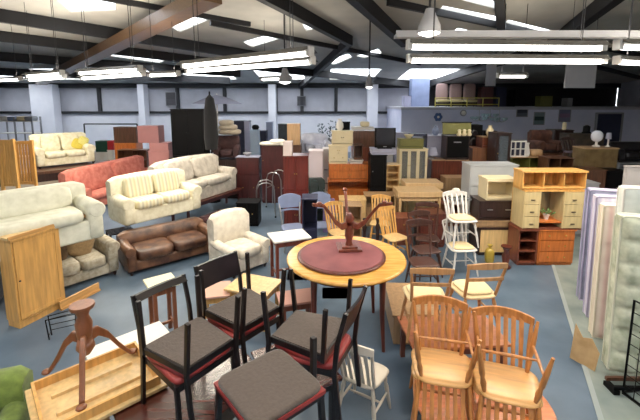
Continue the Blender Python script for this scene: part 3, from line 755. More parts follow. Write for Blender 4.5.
# small white-topped tables behind the black chairs
q = P(161, 281, .72)
t = rect_table('small stool table with pale top showing through the leftmost black chair', (q.x, q.y, 0), .65, .34, .36, .72, wood('stool_wood', (140, 84, 52), .65), paint('cream_top', (232, 222, 186), .95), .045, stretcher=True)
q = P(289, 235, .74)
t = rect_table('small occasional table with glossy white top left of the round table', (q.x, q.y, 0), .38, .62, .46, .74, wood('red_table', (128, 62, 44), .6), white, .045, stretcher=True)
q = P(254, 284, .5)
t = rect_table('low pine coffee table with pale top behind the black chair backs', (q.x, q.y, 0), -.35, .62, .5, .5, pine, pine_pale)
q = P(222, 290, .45)
t = rect_table('little pink-topped side table seen through the vinyl-backed chair', (q.x - .1, q.y + .05, 0), .2, .38, .42, .44, pine, paint('pink_top', (206, 160, 140)))
# pine board lying between tables
q = P(377, 312, .3)
t = thing('blanket_chest', 'long tan blanket chest on the floor right of the black chairs', 'chest', (q.x + .43, q.y - .22, 0), -.05)
link('body', MB().box(-.26, .26, 0, .80, 0, .36), tan, t, bevel=.01); link('lid', MB().box(-.28, .28, -.02, .82, .36, .39), tan, t, bevel=.008)

# ---------- left: pine cupboard, loveseat, sofas
L = P(21, 330); R = P(67, 306)
c_, rz, w = fr(L, R)
cabinet('knotty pine cupboard with a single framed door standing on the blue floor at left', c_, rz, w, .26, 1.20, pine, [(1, 'door', 1)], cat='cupboard', name='pine_cupboard', top=.03, plinth=.09, bev=.004, km=dbrown)
u = (R - L).normalized(); nrm = Vector((u.y, -u.x, 0))
t = thing('pine_plank', 'long pale pine board laid along the top of the knotty pine cupboard', 'board', (c_.x + u.x * .28, c_.y + u.y * .28, 1.201), rz)
link('board', MB().box(-.62, .62, .0, .18, 0, .03), pine_pale, t, bevel=.004); link('edge_strip', MB().box(-.62, .62, -.015, .0, 0, .045), pine_h, t)
a = R - u * .12 + nrm * .04; b = a + u * .62
t = thing('pine_plank', 'pine plinth board lying on the floor in front of the loveseat', 'board', (a + b) / 2 , rz)
link('board', MB().box(-.31, .31, 0, .03, 0, .13), pine_h, t, bevel=.004); link('edge_strip', MB().box(-.31, .31, -.02, 0, .0, .03), pine_h, t)
# loveseat
c_, rz, w = fr(P(46, 302), P(127, 275))
grf = noise_mat('oatmeal_fabric', srgb(158, 148, 128), srgb(190, 182, 164), 14, .95, bump=.2)
c_ = c_ + Vector((-u.y, u.x, 0)) * .12
sofa('oatmeal two-seat sofa with scatter cushions on the floor under the white sofa', c_, rz, w, .85, .87, grf, seats=2, arm_h=.60, seat_h=.36, arm_w=.2, back_cushions=False,
     pillows=((.12, .55, .2, fabric('tan_cushion', (150, 124, 88), .8), 'tan scatter cushion'), (-.22, .52, .18, fabric('brown_cushion', (110, 88, 66), .8), 'brown scatter cushion')))
# white sofa above
UZ = .875
q = P(107, 235, UZ + .03); dirw = Vector((math.cos(rz), math.sin(rz), 0))
w1 = 1.75; c1 = q - dirw * (w1 / 2) 
ws = noise_mat('ivory_fabric', srgb(208, 206, 186), srgb(226, 224, 206), 8, .95, bump=.15)
sofa('large ivory sofa with rolled arms lifted on top of the oatmeal sofa at far left', (c1.x, c1.y, UZ), rz, w1, .88, .78, ws, seats=1, arm_h=.56, arm_w=.24, seat_h=.42, feet=False, cm=ws)
# support under its left end
c1 = c1 - nrm * .44
# dark armchair far left edge
q = P(-6, 325)
sofa('black leather armchair cut by the left edge beside the pine cupboard', (q.x - .47, q.y - .05, 0), .45, .8, .8, .95, noise_mat('black_leather', srgb(16, 14, 18), srgb(30, 26, 30), 5, .35), seats=1, arm_h=.6, cat='armchair', name='armchair')

# brown leather sofa with striped cream sofa on top
c_, rz, w = fr(P(133, 278), P(213, 256))
bl = noise_mat('brown_leather', srgb(58, 34, 26), srgb(120, 84, 60), 5, .4, bump=.2, detail=6)
c_ += Vector((0, .05, 0))
sofa('worn brown leather sofa on the floor under the striped cream sofa', c_, rz, w + .2, .8, .60, bl, seats=2, arm_h=.5, seat_h=.36, arm_w=.18, back_cushions=False)
SZ = .605
st = stripes('cream_stripes', [(236, 228, 196), (222, 208, 168), (240, 234, 210), (204, 196, 170)], 7)
cr = noise_mat('cream_fabric', srgb(226, 218, 188), srgb(244, 238, 214), 10, .95, bump=.15)
c2, rz2, w2 = fr(P(124, 227, SZ), P(204, 209, SZ))
sofa('cream sofa with faint stripes and scatter back cushions lifted on the brown leather sofa', (c2.x, c2.y, SZ), rz2 + .06, w2 + .0, .82, .82, cr, st, st, seats=2, arm_h=.52, arm_w=.24, seat_h=.40, feet=False, camel=.04)
# black items between
q = P(128, 262)
t = thing('bench', 'dark slatted metal bench end in the gap between ivory and striped sofas', 'bench', (q.x - .25, q.y + .35, 0), rz)
for i in range(5): link('slat', MB().box(-.22, .22, .08 * i, .08 * i + .05, .42, .44), blackmetal, t)
for sx in (-1, 1):
    for y in (.02, .36): link('leg', MB().box(sx * .2 - .015, sx * .2 + .015, y - .015, y + .015, 0, .42), blackmetal, t)
# grey cream sofa further back, standing on low dark sofa
c5, rz5, w5 = fr(P(207, 213, .50), P(261, 193, .50)); c5 = c5 + Vector((-math.sin(rz5), math.cos(rz5), 0)) * .85
gc = noise_mat('stone_fabric', srgb(176, 168, 156), srgb(204, 196, 184), 8, .95, bump=.2)
t = rect_table('low dark coffee table carrying the stone-coloured sofa', (c5.x - .12, c5.y + .35, 0), rz5, w5 * 1.02, .62, .50, burg, maho)
sofa('stone-coloured camel-back sofa raised behind the striped sofa', (c5.x, c5.y, .502), rz5, w5 + .2, .84, .96, gc, seats=2, arm_h=.62, seat_h=.44, arm_w=.24, back_cushions=True, camel=.05, feet=False)
# armchair
c6, rz6, w6 = fr(P(232, 281), P(282, 266))
oat = noise_mat('chalk_fabric', srgb(206, 196, 180), srgb(230, 222, 206), 9, .95, bump=.15)
sofa('chalk-white armchair with rounded back facing the aisle behind the black chairs', (c6.x - .1, c6.y, 0), rz6 + .15, .80, .80, .92, oat, seats=1, arm_h=.52, seat_h=.42, arm_w=.17, cat='armchair', name='armchair', back_cushions=False, camel=.06)
q = P(226, 238)
sofa('small dark wine-coloured sofa on the floor behind the chalk-white armchair', (q.x, q.y, 0), rz5, .72, .5, .5, noise_mat('wine_fabric', srgb(40, 20, 24), srgb(66, 30, 34), 8, .9), seats=2, arm_h=.5, seat_h=.36, back_cushions=False)

# cream sofa at the back left on a display bench
BZ = .92
c4_, rz4, w4 = fr(P(34, 170, BZ), P(95, 164, BZ))
t = thing('display_bench', 'long dark display bench under the cream sofa with yellow cushions at back left', 'bench', (c4_.x + .6, c4_.y - .1, 0), rz4)
link('bench_top', MB().box(-2.6, 1.0, 0, 1.1, BZ - .08, BZ), brown, t); link('front_board', MB().box(-2.6, 1.0, .03, .06, 0, BZ - .08), dbrown, t)
for x in (-2.5, -.8, .9): link('leg', MB().box(x - .04, x + .04, .9, .98, 0, BZ - .08), dbrown, t)
link('white_board', MB().box(-2.5, -.6, -.03, -.005, .35, .62), paint('shelf_board', (168, 156, 140)), t, 'pale grey-brown board along its left half')
ycr = noise_mat('butter_fabric', srgb(224, 214, 178), srgb(244, 238, 212), 8, .95)
sofa('butter-cream sofa with yellow cushions on the display bench at back left', (c4_.x, c4_.y + .12, BZ), rz4 + .06, w4, 1.0, .98, ycr, seats=2, arm_h=.62, seat_h=.42, arm_w=.26, feet=True,
     pillows=((.45, .62, .17, fabric('yellow_cushion', (218, 198, 84), .85), 'yellow scatter cushion'), (.62, .70, .15, fabric('yellow_cushion2', (232, 222, 130), .85), 'pale yellow scatter cushion')))
# salmon sofas
sal = noise_mat('salmon_fabric', srgb(176, 96, 84), srgb(200, 124, 108), 8, .95)
c7, rz7, w7 = fr(P(92, 200, .35), P(165, 176, .35))
sofa('salmon-pink sofa behind the striped cream sofa', (c7.x - .05, c7.y - .12, 0), rz7, w7, .85, 1.10, sal, seats=2, arm_h=.66, seat_h=.42, arm_w=.22)

def loc_y(): return LASTY[0]
LASTY = [0.0]
_c = cabinet
def cabinet(label, loc, *a, **k):
    LASTY[0] = loc[1]; return _c(label, loc, *a, **k)
# ---------- right: mattresses standing on edge, leaning away
def matt(Y, x0, yt, xr, yb, label, m, edge, nx, ny, dep=.02, lean=.05, w=None, zb=0.0, t_=.15, rz=0.0, **k):
    A = PY(x0, yt, Y + .1)
    ww = w or 1.4; h = (A.z - zb) / math.cos(lean)
    rz = -.33
    return mattress(label, (A.x + ww / 2 * math.cos(rz), Y + ww / 2 * math.sin(rz), zb), rz, ww, h, t_, m, edge, nx, ny, lean, dep, **k)
mb = noise_mat('slate_blue_ticking', srgb(112, 114, 136), srgb(136, 138, 160), 5, .6); me_ = paint('lilac_piping', (168, 162, 190))
matt(5.25, 586, 189, 0, 0, 'slate-blue mattress at the back of the leaning row', mb, me_, 4, 5, .008, lean=.03, ticks=False)
mt = stripes('lavender_ticking', [(196, 192, 214), (220, 216, 226), (206, 200, 216)], 9)
matt(4.80, 594, 196, 0, 0, 'lavender striped mattress second from the back of the row', mt, me_, 4, 6, .01, ticks=False)
mp_ = stripes('pink_ticking', [(232, 218, 206), (226, 196, 188), (236, 226, 212), (214, 200, 180)], 6)
matt(4.35, 601, 205, 0, 0, 'cream mattress with faint pink stripes in the middle of the row', mp_, paint('cream_piping', (226, 216, 196)), 5, 7, .012, ticks=False)
mg = noise_mat('sage_damask', srgb(160, 166, 142), srgb(206, 208, 186), 9, .8, detail=6)
matt(3.62, 618, 216, 0, 0, 'sage-green deep-tufted mattress at the front of the row', mg, paint('sage_piping', (206, 206, 186)), 4, 7, .05, zb=.12, w=.95, t_=.16, bm=paint('tuft', (120, 122, 100)))
mw = noise_mat('bleached_ticking', srgb(214, 220, 214), srgb(236, 240, 234), 6, .5)
matt(4.02, 622, 188, 0, 0, 'tall white mattress in clear wrapping behind the sage-green one', mw, white, 4, 7, .012, zb=0, ticks=False, t_=.18)
# bed rail and cardboard at their foot
q = P(596, 378)
t = thing('bed_rail', 'dark steel bed rail on short blocks at the foot of the mattresses', 'bed frame', (q.x + .3, 3.42, 0), -.03)
link('rail', MB().box(-.3, .35, 0, .03, .05, .085), blackmetal, t); link('rail', MB().box(-.3, .35, .10, .13, .075, .11), brown, t)
for x in (-.27, .32): link('block', MB().box(x - .03, x + .03, -.01, .14, 0, .05), black, t)
q = P(595, 372)
t = thing('cardboard_sheet', 'torn cardboard sheet leaning on the lavender mattress edge by the aisle', 'cardboard', (q.x - .06, q.y + .12, 0), 0, rot=(-.08, 0, -1.1))
link('sheet', MB().prism([(-.13, 0), (.13, 0), (.15, .22), (.06, .34), (-.03, .30), (-.12, .42)], -.004, .004, Matrix.Rotation(PI / 2, 4, 'X')), noise_mat('cardboard', srgb(170, 138, 96), srgb(196, 164, 120), 6, .9), t)
# wire display rack lower right
q = P(655, 418)
t = thing('wire_rack', 'black wire mesh rack cut by the right edge of the view', 'rack', (q.x + .0, q.y, 0), -1.35)
link('frame', MB().tube([(-.3, 0, 0), (-.3, 0, 1.0), (.3, 0, 1.0), (.3, 0, 0), (-.3, 0, 0)], .012, 6).tube([(-.3, .2, 0), (-.3, 0, .02), (.3, 0, .02), (.3, .2, 0)], .012, 6), blackmetal, t)
for i in range(1, 9): link('wire', MB().tube([(-.3, 0, i * .11), (.3, 0, i * .11)], .005, 4), blackmetal, t)
for i in range(1, 6): link('wire', MB().tube([(-.3 + i * .1, 0, 0), (-.3 + i * .1, 0, 1)], .005, 4), blackmetal, t)

# ---------- right middle: pine wall unit in three storeys (front row, Y about 6.3)
Y0 = 6.45
z1 = cab(Y0, 540, 576, 230, 0, .5, orange, [(.30, 'drawer', 1), (.35, 'drawer', 1), (.35, 'drawer', 1)], 'orange pine chest of three drawers at the foot of the wall unit', name='chest_of_drawers', cat='chest of drawers', bev=.003)
loc, w, h = slot(Y0, 520, 539, 230, 0)
cabinet('narrow open three-shelf bookcase left of the orange pine chest', loc, 0, w, .4, z1 - .001, redbrown, [(.33, 'open', 1), (.33, 'open', 1), (.34, 'open', 1)], name='bookcase', cat='bookcase')
lw = wood('cream_fronted_wood', (206, 184, 136), .85)
loc, w, h = slot(Y0, 525, 585, 190, z1)
t = thing('dressing_unit', 'dressing-table unit with cream drawers each side of a mirror, above the orange pine chest', 'dresser', loc)
link('base_board', MB().box(-w / 2, w / 2, 0, .42, 0, .03), redbrown, t); link('top_board', MB().box(-w / 2, w / 2, 0, .42, h - .03, h), pine, t)
link('back_board', MB().box(-w / 2, w / 2, .40, .42, .03, h - .03), pine, t)
for sx, ww in ((-1, .28), (1, .33)):
    xa = -w / 2 if sx < 0 else w / 2 - ww * w; xb = xa + ww * w
    link('pier', MB().box(xa, xa + .02, 0, .40, .03, h - .03).box(xb - .02, xb, 0, .40, .03, h - .03), lw, t)
    for i in range(3):
        za = .035 + (h - .07) * i / 3
        dd = link('drawer', MB().box(xa + .02, xb - .02, -.01, .36, za, za + (h - .07) / 3 - .008), lw, t, bevel=.003)
        link('handle', MB().box((xa + xb) / 2 - .035, (xa + xb) / 2 + .035, -.025, -.01, za + .07, za + .082), dbrown, dd)
xa = -w / 2 + .28 * w; xb = w / 2 - .33 * w
link('mirror', MB().box(xa + .01, xb - .01, .38, .39, .2, h - .05), noise_mat('mirror', (.5, .5, .5), (.55, .55, .55), 1, .06, metal=1.0), t)
link('inner_shelf', MB().box(xa, xb, .02, .4, .12, .14), orange, t)
x_m = loc[0] + (xa + xb) / 2; z_m = loc[2] + .141
t = thing('plant_ornament', 'small white-potted green plant in the niche of the wall unit', 'plant', (x_m + .02, Y0 + .18, z_m))
link('pot', MB().lathe([(.035, 0), (.05, .08), (.055, .09)], 12), white, t)
for i in range(9):
    a = i * .7; r = .05 + .03 * (i % 3); link('leaf', MB().rbox((r * math.cos(a), r * math.sin(a), .13 + .03 * (i % 2)), (.045, .02, .012), .9, 8, 4, Matrix.Rotation(a, 4, 'Z') @ Matrix.Rotation(-.7, 4, 'Y')), noise_mat('leaf_green', srgb(70, 110, 50), srgb(150, 180, 110), 12, .6), t)
z2 = z1 + h + .001
cab(Y0, 524, 588, 171, z2, .34, pine, [(1, 'open', 3)], 'pine hutch with three open pigeonholes on top of the wall unit', name='hutch', cat='shelf unit', bev=.004, plinth=.02, top=.03)
# dark cabinet with pine panel, left of it
Y1 = 6.7
z1 = cab(Y1, 480, 519, 228, 0, .5, dbrown, [(1, 'blank', 1)], 'dark-framed cabinet with pale pine front below the black sideboard', cat='cabinet', name='low_cabinet', fm=pine_pale, top=.03)
z1 = cab(Y1, 477, 519, 221, z1, .45, tan, [(1, 'blank', 1)], 'tan drawer carcass lying between the black sideboard and the dark-framed cabinet', cat='drawer', name='drawer_unit', top=.015, plinth=.01)
z2 = cab(Y1, 480, 519, 201, z1, .45, dbrown, [(1, 'drawer', 1)], 'black-brown sideboard with a silver handle plate under the cream shelf unit', cat='sideboard', name='sideboard', km=steel, knob='bar')
t_l = PY(500, 208, Y1)
z2 = cab(Y1 + .02, 488, 518, 179, z2, .4, cream, [(1, 'open', 1)], 'cream shelf unit with one deep opening on the black-brown sideboard', cat='shelf unit', name='shelf_unit', top=.05, inner=tan, plinth=.03)
t = thing('plastic_bag', 'yellow plastic bag leaning on the dark-framed cabinet', 'bag', P(487, 262) + Vector((0, -.08, 0)))
link('body', MB().rbox((0, 0, .15), (.08, .07, .15), .7, 14, 8), paint('yellow_plastic', (186, 158, 64), .7, .4), t); link('neck', MB().lathe([(.02, .28), (.03, .33), (.05, .36)], 10), paint('yellow_plastic', (186, 158, 64)), t)
# turned bedpost
t = thing('turned_stand', 'dark turned wooden stand in front of the pale pine front', 'stand', P(501, 264) + Vector((0, -.15, 0)))
link('column', MB().lathe([(.09, 0), (.10, .03), (.05, .08), (.07, .2), (.04, .3), (.06, .36)], 14), maho, t); link('top', MB().lathe([(.05, .36), (.09, .38), (.09, .4)], 14), maho, t)
# bluish white chest behind
z = cab(8.0, 471, 519, 165, 0, .5, paint('pale_blue_white', (186, 188, 190)), [(.3, 'blank', 1), (.35, 'drawer', 2), (.35, 'drawer', 2)], 'pale blue-grey tall chest behind the cream shelf unit', cat='chest of drawers', name='tallboy', knob='bar')

# ---------- white folding chairs in the middle
whp = paint('white_lacquer', (214, 210, 206), .92, .35)
wch = slat_chair('white-painted chair with cream cushion nearest the pine coffee tables', whp, whp, .46, .22, 4, .34, pad=kseat)
q = P(462, 246, .46); wch.location = (q.x - .02, q.y, 0); wch.rotation_euler = (0, 0, .1); wch['group'] = 'white-painted chairs in the middle aisle'
wc2 = dup(wch, 'white-painted chair stacked on the nearer white one, a white bundle on its rail', (q.x - .02, q.y + .05, .485), .1)
# white stand frame
t = rect_table('white metal frame table behind the white-painted chairs', (P(450, 240).x, 7.42, 0), .0, .42, .36, 1.02, whp, paint('grey_top', (120, 124, 128)), .035, turned=False, stretcher=True)
t = thing('rag_bundle', 'bundle of white cloth on the white metal frame table', 'cloth', (P(450, 240).x - .09, 7.4, 1.021))
link('fold', MB().rbox((0, 0, .06), (.12, .1, .06), .8, 16, 8), offwhite, t); link('fold', MB().rbox((.05, .02, .13), (.08, .07, .05), .9, 12, 8), offwhite, t)
t = crate('small dark green tin on the white metal frame table', (P(450, 240).x + .1, 7.38, 1.021), 0, .12, .12, .1, paint('tin_green', (34, 52, 46)), cat='tin', name='tin')

# ladder-back dark chair
ldk = wood('walnut', (76, 44, 34), .6)
lad = slat_chair('dark walnut chair with two-rail back standing behind the beech chairs', ldk, ldk, .45, .21, crest_only=True, back_h=.52, crest_h=.09, bow=.03)
q = P(424, 262, .45); lad.location = (q.x, q.y + .05, 0); lad.rotation_euler = (0, 0, .05); lad['group'] = 'dark walnut chairs'
dup(lad, 'dark walnut chair behind the two-rail one, half hidden by it', (q.x + .18, q.y + .55, 0), .25)
dup(lad, 'dark walnut chair beside the white-painted chairs', (q.x + .36, q.y + 1.1, 0), -.2)
# beige coffee tables stacked
Yt = 7.9
bt = wood('beige_table', (202, 168, 122), .85)
A = PY(398, 200, Yt); B = PY(443, 200, Yt)
t = rect_table('pale beech table with thick rounded top in front, beneath the other one', ((A.x + B.x) / 2, Yt + .3, 0), 0, B.x - A.x, .6, PY(420, 192, Yt).z, bt, bt, .06, turned=True, th=.12, stretcher=True)
t['group'] = 'pale beech tables piled in the centre'
zt = 0
A = PY(409, 190, Yt + .35); B = PY(448, 190, Yt + .35)
t = rect_table('pale beech table with thick rounded top, second and farther of the two', ((A.x + B.x) / 2, Yt + .95, 0), 0, B.x - A.x, .55, PY(430, 183, Yt + .7).z, bt, bt, .06, turned=True, th=.13, stretcher=True)
t['group'] = 'pale beech tables piled in the centre'
# pine stands, cupboards and shelves behind the round table
cab(8.3, 366, 399, 196, 0, .45, tan, [(.4, 'open', 1), (.3, 'drawer', 1), (.3, 'drawer', 1)], 'tan bedside cupboard with open top right of the upturned pedestal', name='bedside_cabinet')
cab(8.6, 340, 366, 200, 0, .45, pine_pale, [(.5, 'door', 1), (.5, 'door', 1)], 'pale pine cupboard seen just behind the upturned pedestal column', name='cupboard')
pnc = slat_chair('yellowish pine chair left of the upturned pedestal', pine, pine_pale, .45, .2, 5, .45)
q = P(339, 231, .45); pnc.location = (q.x, q.y, 0); pnc.rotation_euler = (0, 0, .4); pnc['group'] = 'pine chairs around the upturned pedestal'
q = P(380, 222, .45); dup(pnc, 'yellowish pine chair right of the upturned pedestal', (q.x, q.y, 0), -.2)
q = P(392, 236, .45); dup(pnc, 'yellowish pine chair at the right rim of the round table', (q.x + .05, q.y, 0), .5)
# dark bottles/stands
for i, (px, nm) in enumerate(((364, 'dark turned candlestick left of the pair behind the round table'), (377, 'dark turned candlestick right of the pair behind the round table'))):
    loc, w, h = slot(7.2, px - 1, px + 1, 217, 0)
    t = thing('candle_stand', nm, 'stand', (loc[0], 7.1, 0), 0, 'turned stands behind the round table')
    link('column', MB().lathe([(.1, 0), (.1, .03), (.03, .08), (.03, h * .6), (.05, h * .75), (.025, h * .85), (.04, h)], 12), dbrown, t)
# blue-grey plastic chairs
pl = slat_chair('blue-grey plastic chair left of the pair near the white-topped table', steel, bluegrey, .45, .23, crest_only=True, back_h=.42, crest_h=.30, bow=.05, legm=steel)
q = P(293, 226, .45); 
pl2 = pl
pl.children[-2]
for ch in pl.children:
    if ch.name.startswith('crest'): ch.data.materials[0] = bluegrey
    if ch.name.startswith('back_rail'): ch.data.materials[0] = bluegrey
pl.location = (q.x, q.y, 0); pl.rotation_euler = (0, 0, .3); pl['group'] = 'blue-grey plastic chairs'
dup(pl, 'blue-grey plastic chair right of the pair, beside the pine chair', (q.x + .55, q.y + .12, 0), .1)
# tubular walking frames
def walker(label, px, py, rz, h=.85):
    q = P(px, py); t = thing('walking_frame', label, 'walking frame', (q.x, q.y, 0), rz, 'tubular walking frames')
    for y in (0, .38): link('hoop', MB().tube([(-.24, y, 0), (-.22, y, h * .8), (-.16, y, h * .95), (-.06, y, h), (.06, y, h), (.16, y, h * .95), (.22, y, h * .8), (.24, y, 0)], .014, 8), steel, t)
    for x in (-.225, .225): link('cross_bar', MB().tube([(x, 0, h * .55), (x, .38, h * .55)], .01, 6), steel, t)
    for x in (-.24, .24): link('rubber_foot', MB().lathe([(.02, 0), (.02, .04)], 8, (x, 0, 0)), black, t)
walker('silver tubular walking frame right of the stone-coloured sofa', 266, 218, .15, .9)
walker('second silver tubular walking frame, farther from the stone-coloured sofa', 274, 208, -.35, 1.0)
# dark green armchair with chrome arms
q = P(312, 224)
t = sofa('dark green armchair in the dim gap left of the orange pine cabinet', (q.x, q.y, 0), .2, .95, .8, .98, noise_mat('bottle_green', srgb(24, 38, 38), srgb(44, 62, 60), 6, .6), seats=1, arm_h=.66, cat='armchair', name='armchair')
for s in (-1, 1): link('arm_rail', MB().tube([(s * .4, -.02, .70), (s * .4, .5, .70)], .02, 6), steel, t, 'chrome arm rail')
loc, w, h = slot(8.2, 323, 335, 203, 0)
crate('lilac plastic storage box left of the pale pine cupboard', loc, 0, w, .4, h, paint('lilac', (120, 104, 150)), cat='box', name='storage_box')

# ---------- middle distance stacks
Ya = 9.5
z = cab(Ya, 328, 370, 181, 0, .5, orange, [(.28, 'open', 1), (.36, 'door', 2), (.36, 'drawer', 2)], 'orange pine sideboard, lower half, behind the upturned pedestal', name='sideboard', cat='sideboard', bev=.004)
z = cab(Ya, 329, 371, 164, z, .45, orange, [(.45, 'drawer', 2), (.55, 'door', 2)], 'orange pine top cabinet with two drawers on the orange sideboard', name='top_cabinet', cat='cabinet', bev=.004)
z2 = cab(Ya, 350, 363, 160, z, .35, white, [(1, 'blank', 1)], 'flat white drawer on the orange pine top cabinet', name='drawer_box', cat='drawer')
z2 = cab(Ya, 354, 363, 145, z2, .35, brown, [(1, 'open', 1)], 'small brown open box shelf above the white drawer', name='box_shelf', cat='shelf')
z2 = cab(Ya, 329, 348, 146, z, .35, cream, [(.5, 'door', 2), (.5, 'drawer', 2)], 'cream kitchen cupboard lower of two on the orange cabinet', name='kitchen_cupboard', cat='cupboard')
z3 = cab(Ya, 332, 353, 131, z2, .32, cream, [(1, 'door', 2)], 'cream kitchen cupboard with two round motifs, upper of two', name='kitchen_cupboard', cat='cupboard', km=black)
# big brown television pair
zz = cab(10.5, 353, 380, 147, 0, .5, redbrown, [(.3, 'blank', 1), (.7, 'door', 2)], 'tall brown cupboard under the brown box', name='cupboard')
zz = bx(10.5, 353, 379, 131, zz, .45, brown, 'wide brown carton on the tall brown cupboard, right of the cream cupboard', name='carton')
zb_ = zz
loc, w, h = slot(10.5, 356, 366, 126, zz)
z = cab(9.9, 371, 387, 155, 0, .5, black, [(.5, 'door', 1), (.5, 'door', 1)], 'black wardrobe right of the orange pine sideboard', name='wardrobe', cat='wardrobe', km=steel)
z = cab(9.9, 372, 396, 149, z, .45, greyish, [(1, 'blank', 1)], 'flat lavender-grey drawer between the black wardrobe and the black television', name='drawer_box', cat='drawer')
loc, w, h = slot(9.9, 375, 396, 128, z); tv('big black television on the lavender-grey drawer', loc, 0, w, h)
# shelving with cream unit
z = cab(9.2, 387, 400, 165, 0, .4, pine_pale, [(.14, 'open', 1)] * 7, 'narrow pale pine bookcase with seven shelves between black wardrobe and cream unit', name='bookcase', cat='bookcase')
z = cab(9.2, 390, 432, 184, 0, .5, lw, [(.34, 'blank', 1), (.33, 'drawer', 2), (.33, 'drawer', 2)], 'pale wood chest of drawers under the cream glass-fronted unit', name='chest_of_drawers', cat='chest of drawers')
z = cab(9.25, 400, 428, 149, z, .4, cream, [(1, 'glass', 3)], 'cream glass-fronted display unit right of the narrow bookcase', name='display_unit', cat='cabinet', inner=tan)
z = cab(9.25, 400, 424, 139, z, .35, olive, [(1, 'blank', 1)], 'olive-green box with pale band on top of the cream display unit', name='olive_chest', cat='box')
t = thing('metal_frame', 'dark blue angular metal frame standing behind the olive-green box', 'frame', PY(419, 200, 10.2) * 1.0)
t.location = (PY(419, 140, 10.2).x, 10.2, 0); hh = PY(419, 134, 10.2).z
link('frame', MB().box(-.22, -.18, 0, .3, 0, hh).box(.18, .22, 0, .3, 0, hh).box(-.22, .22, 0, .3, hh - .06, hh), dkblue, t)
# upper middle
z = cab(10.3, 432, 469, 160, 0, .5, maho, [(.4, 'blank', 1), (.3, 'drawer', 1), (.3, 'drawer', 1)], 'glossy mahogany chest with pale top behind the beech tables', name='chest_of_drawers', cat='chest of drawers', topm=tan, km=brass)
zq = z; YQ = loc_y()
loc, w, h = slot(10.3, 447, 470, 136, z)
z = cab(10.3, 447, 470, 136, z, .45, dbrown, [(1, 'blank', 1)], 'near-black cabinet with a silver badge on the mahogany chest', name='cabinet', fm=black)
single('silver_badge', 'silver badge strip on the near-black cabinet front', 'plate', MB().box(-.1, .1, -.012, 0, 0, .03), steel, (loc[0] - .02, loc[1] - .001, loc[2] + h * .72))
loc, w, h = slot(10.3, 445, 474, 124, z)
t = thing('green_board', 'moss-green felt games board propped on the near-black cabinet', 'board', (loc[0], loc[1] + .15, z + .02), 0, rot=(-.12, 0, 0))
link('board', MB().box(-w / 2, w / 2, 0, .03, 0, h), olive, t); link('frame', MB().box(-w / 2 - .02, w / 2 + .02, -.01, .03, h, h + .025).box(-w / 2 - .02, w / 2 + .02, -.01, .03, -.0, .02), black, t)
for i, (px, lab) in enumerate(((459, 'cream ornament left in front of the green board'), (464, 'cream ornament middle in front of the green board'), (469, 'cream ornament right in front of the green board'))):
    p = PY(px, 134, 10.35 + SHIFT[0]); single('ornament', lab, 'ornament', MB().lathe([(.05, 0), (.07, .04), (.04, .1), (.055, .15), (.02, .18)], 12), cream, (p.x, 10.33 + SHIFT[0], z), group='cream ornaments')
z = cab(10.6, 427, 447, 158, 0, .5, brown, [(.5, 'door', 1), (.5, 'door', 1)], 'brown cupboard under the lavender-grey fridge', name='cupboard')
z = cab(10.6, 427, 446, 136, z, .5, greyish, [(1, 'door', 1)], 'lavender-grey fridge left of the near-black cabinet', name='fridge', cat='fridge')
# lamp shade
p = PY(433, 158, 10.2)
t = thing('table_lamp', 'small lamp with lilac shade on the mahogany chest', 'lamp', (p.x + .05, YQ + .18, zq))
link('base', MB().lathe([(.07, 0), (.07, .02), (.02, .04), (.02, .12)], 12), steel, t); link('shade', MB().lathe([(.17, .12), (.10, .32)], 16), greyish, t)
# brown carton pile at 430-480
z = cab(8.9, 433, 466, 196, 0, .5, redbrown, [(.5, 'door', 2), (.5, 'door', 2)], 'red-brown cupboard between the beech tables and the pale blue-grey chest', name='cupboard')
z = cab(8.9, 446, 472, 178, z, .45, tan, [(1, 'blank', 1)], 'tan box section on the red-brown cupboard', name='box_section', cat='box')
z = cab(10.9, 466, 484, 150, 0, .5, brown, [(.5, 'door', 2), (.5, 'door', 2)], 'brown cupboard under the black loudspeaker', name='cupboard')
loc, w, h = slot(10.9, 467, 483, 125, z)
t = thing('loudspeaker', 'big black loudspeaker right of the green board', 'speaker', loc)
link('cabinet', MB().box(-w / 2, w / 2, 0, .4, 0, h), black, t)
for zc, r in ((h * .3, w * .3), (h * .68, w * .2)): link('driver', MB().lathe([(r, 0), (r * .9, .01), (r * .3, -.02 + .025)], 16, (0, 0, 0)), vinyl, t).matrix_local = Matrix.Translation((0, -.001, zc)) @ Matrix.Rotation(PI / 2, 4, 'X')
z = cab(10.4, 472, 497, 164, 0, .5, brown, [(.5, 'door', 2), (.5, 'door', 2)], 'brown base cupboard under the tan leatherette case', name='cupboard')
z = bx(10.4, 473, 496, 148, z, .5, wood('case_tan', (128, 84, 58), .7), 'tan leatherette case on the brown base cupboard', name='case', cat='case')
z = cab(10.4, 483, 506, 137, z, .45, redbrown, [(1, 'drawer', 1)], 'red-brown low chest on the tan leatherette case', name='low_chest', cat='chest', topm=tan)
z = cab(10.2, 497, 512, 133, 0, .5, dbrown, [(.5, 'glass', 1), (.5, 'door', 1)], 'tall dark glass-doored cabinet left of the small white window frame', name='glass_cabinet')
z = cab(9.8, 512, 549, 157, 0, .5, olive, [(.3, 'open', 2), (.7, 'door', 3)], 'olive-brown sideboard behind the pine hutch', name='sideboard', cat='sideboard', topm=tan)
loc, w, h = slot(9.8, 511, 527, 141, z)
t = thing('window_frame', 'small white six-pane window frame standing on the olive-brown sideboard', 'window frame', loc)
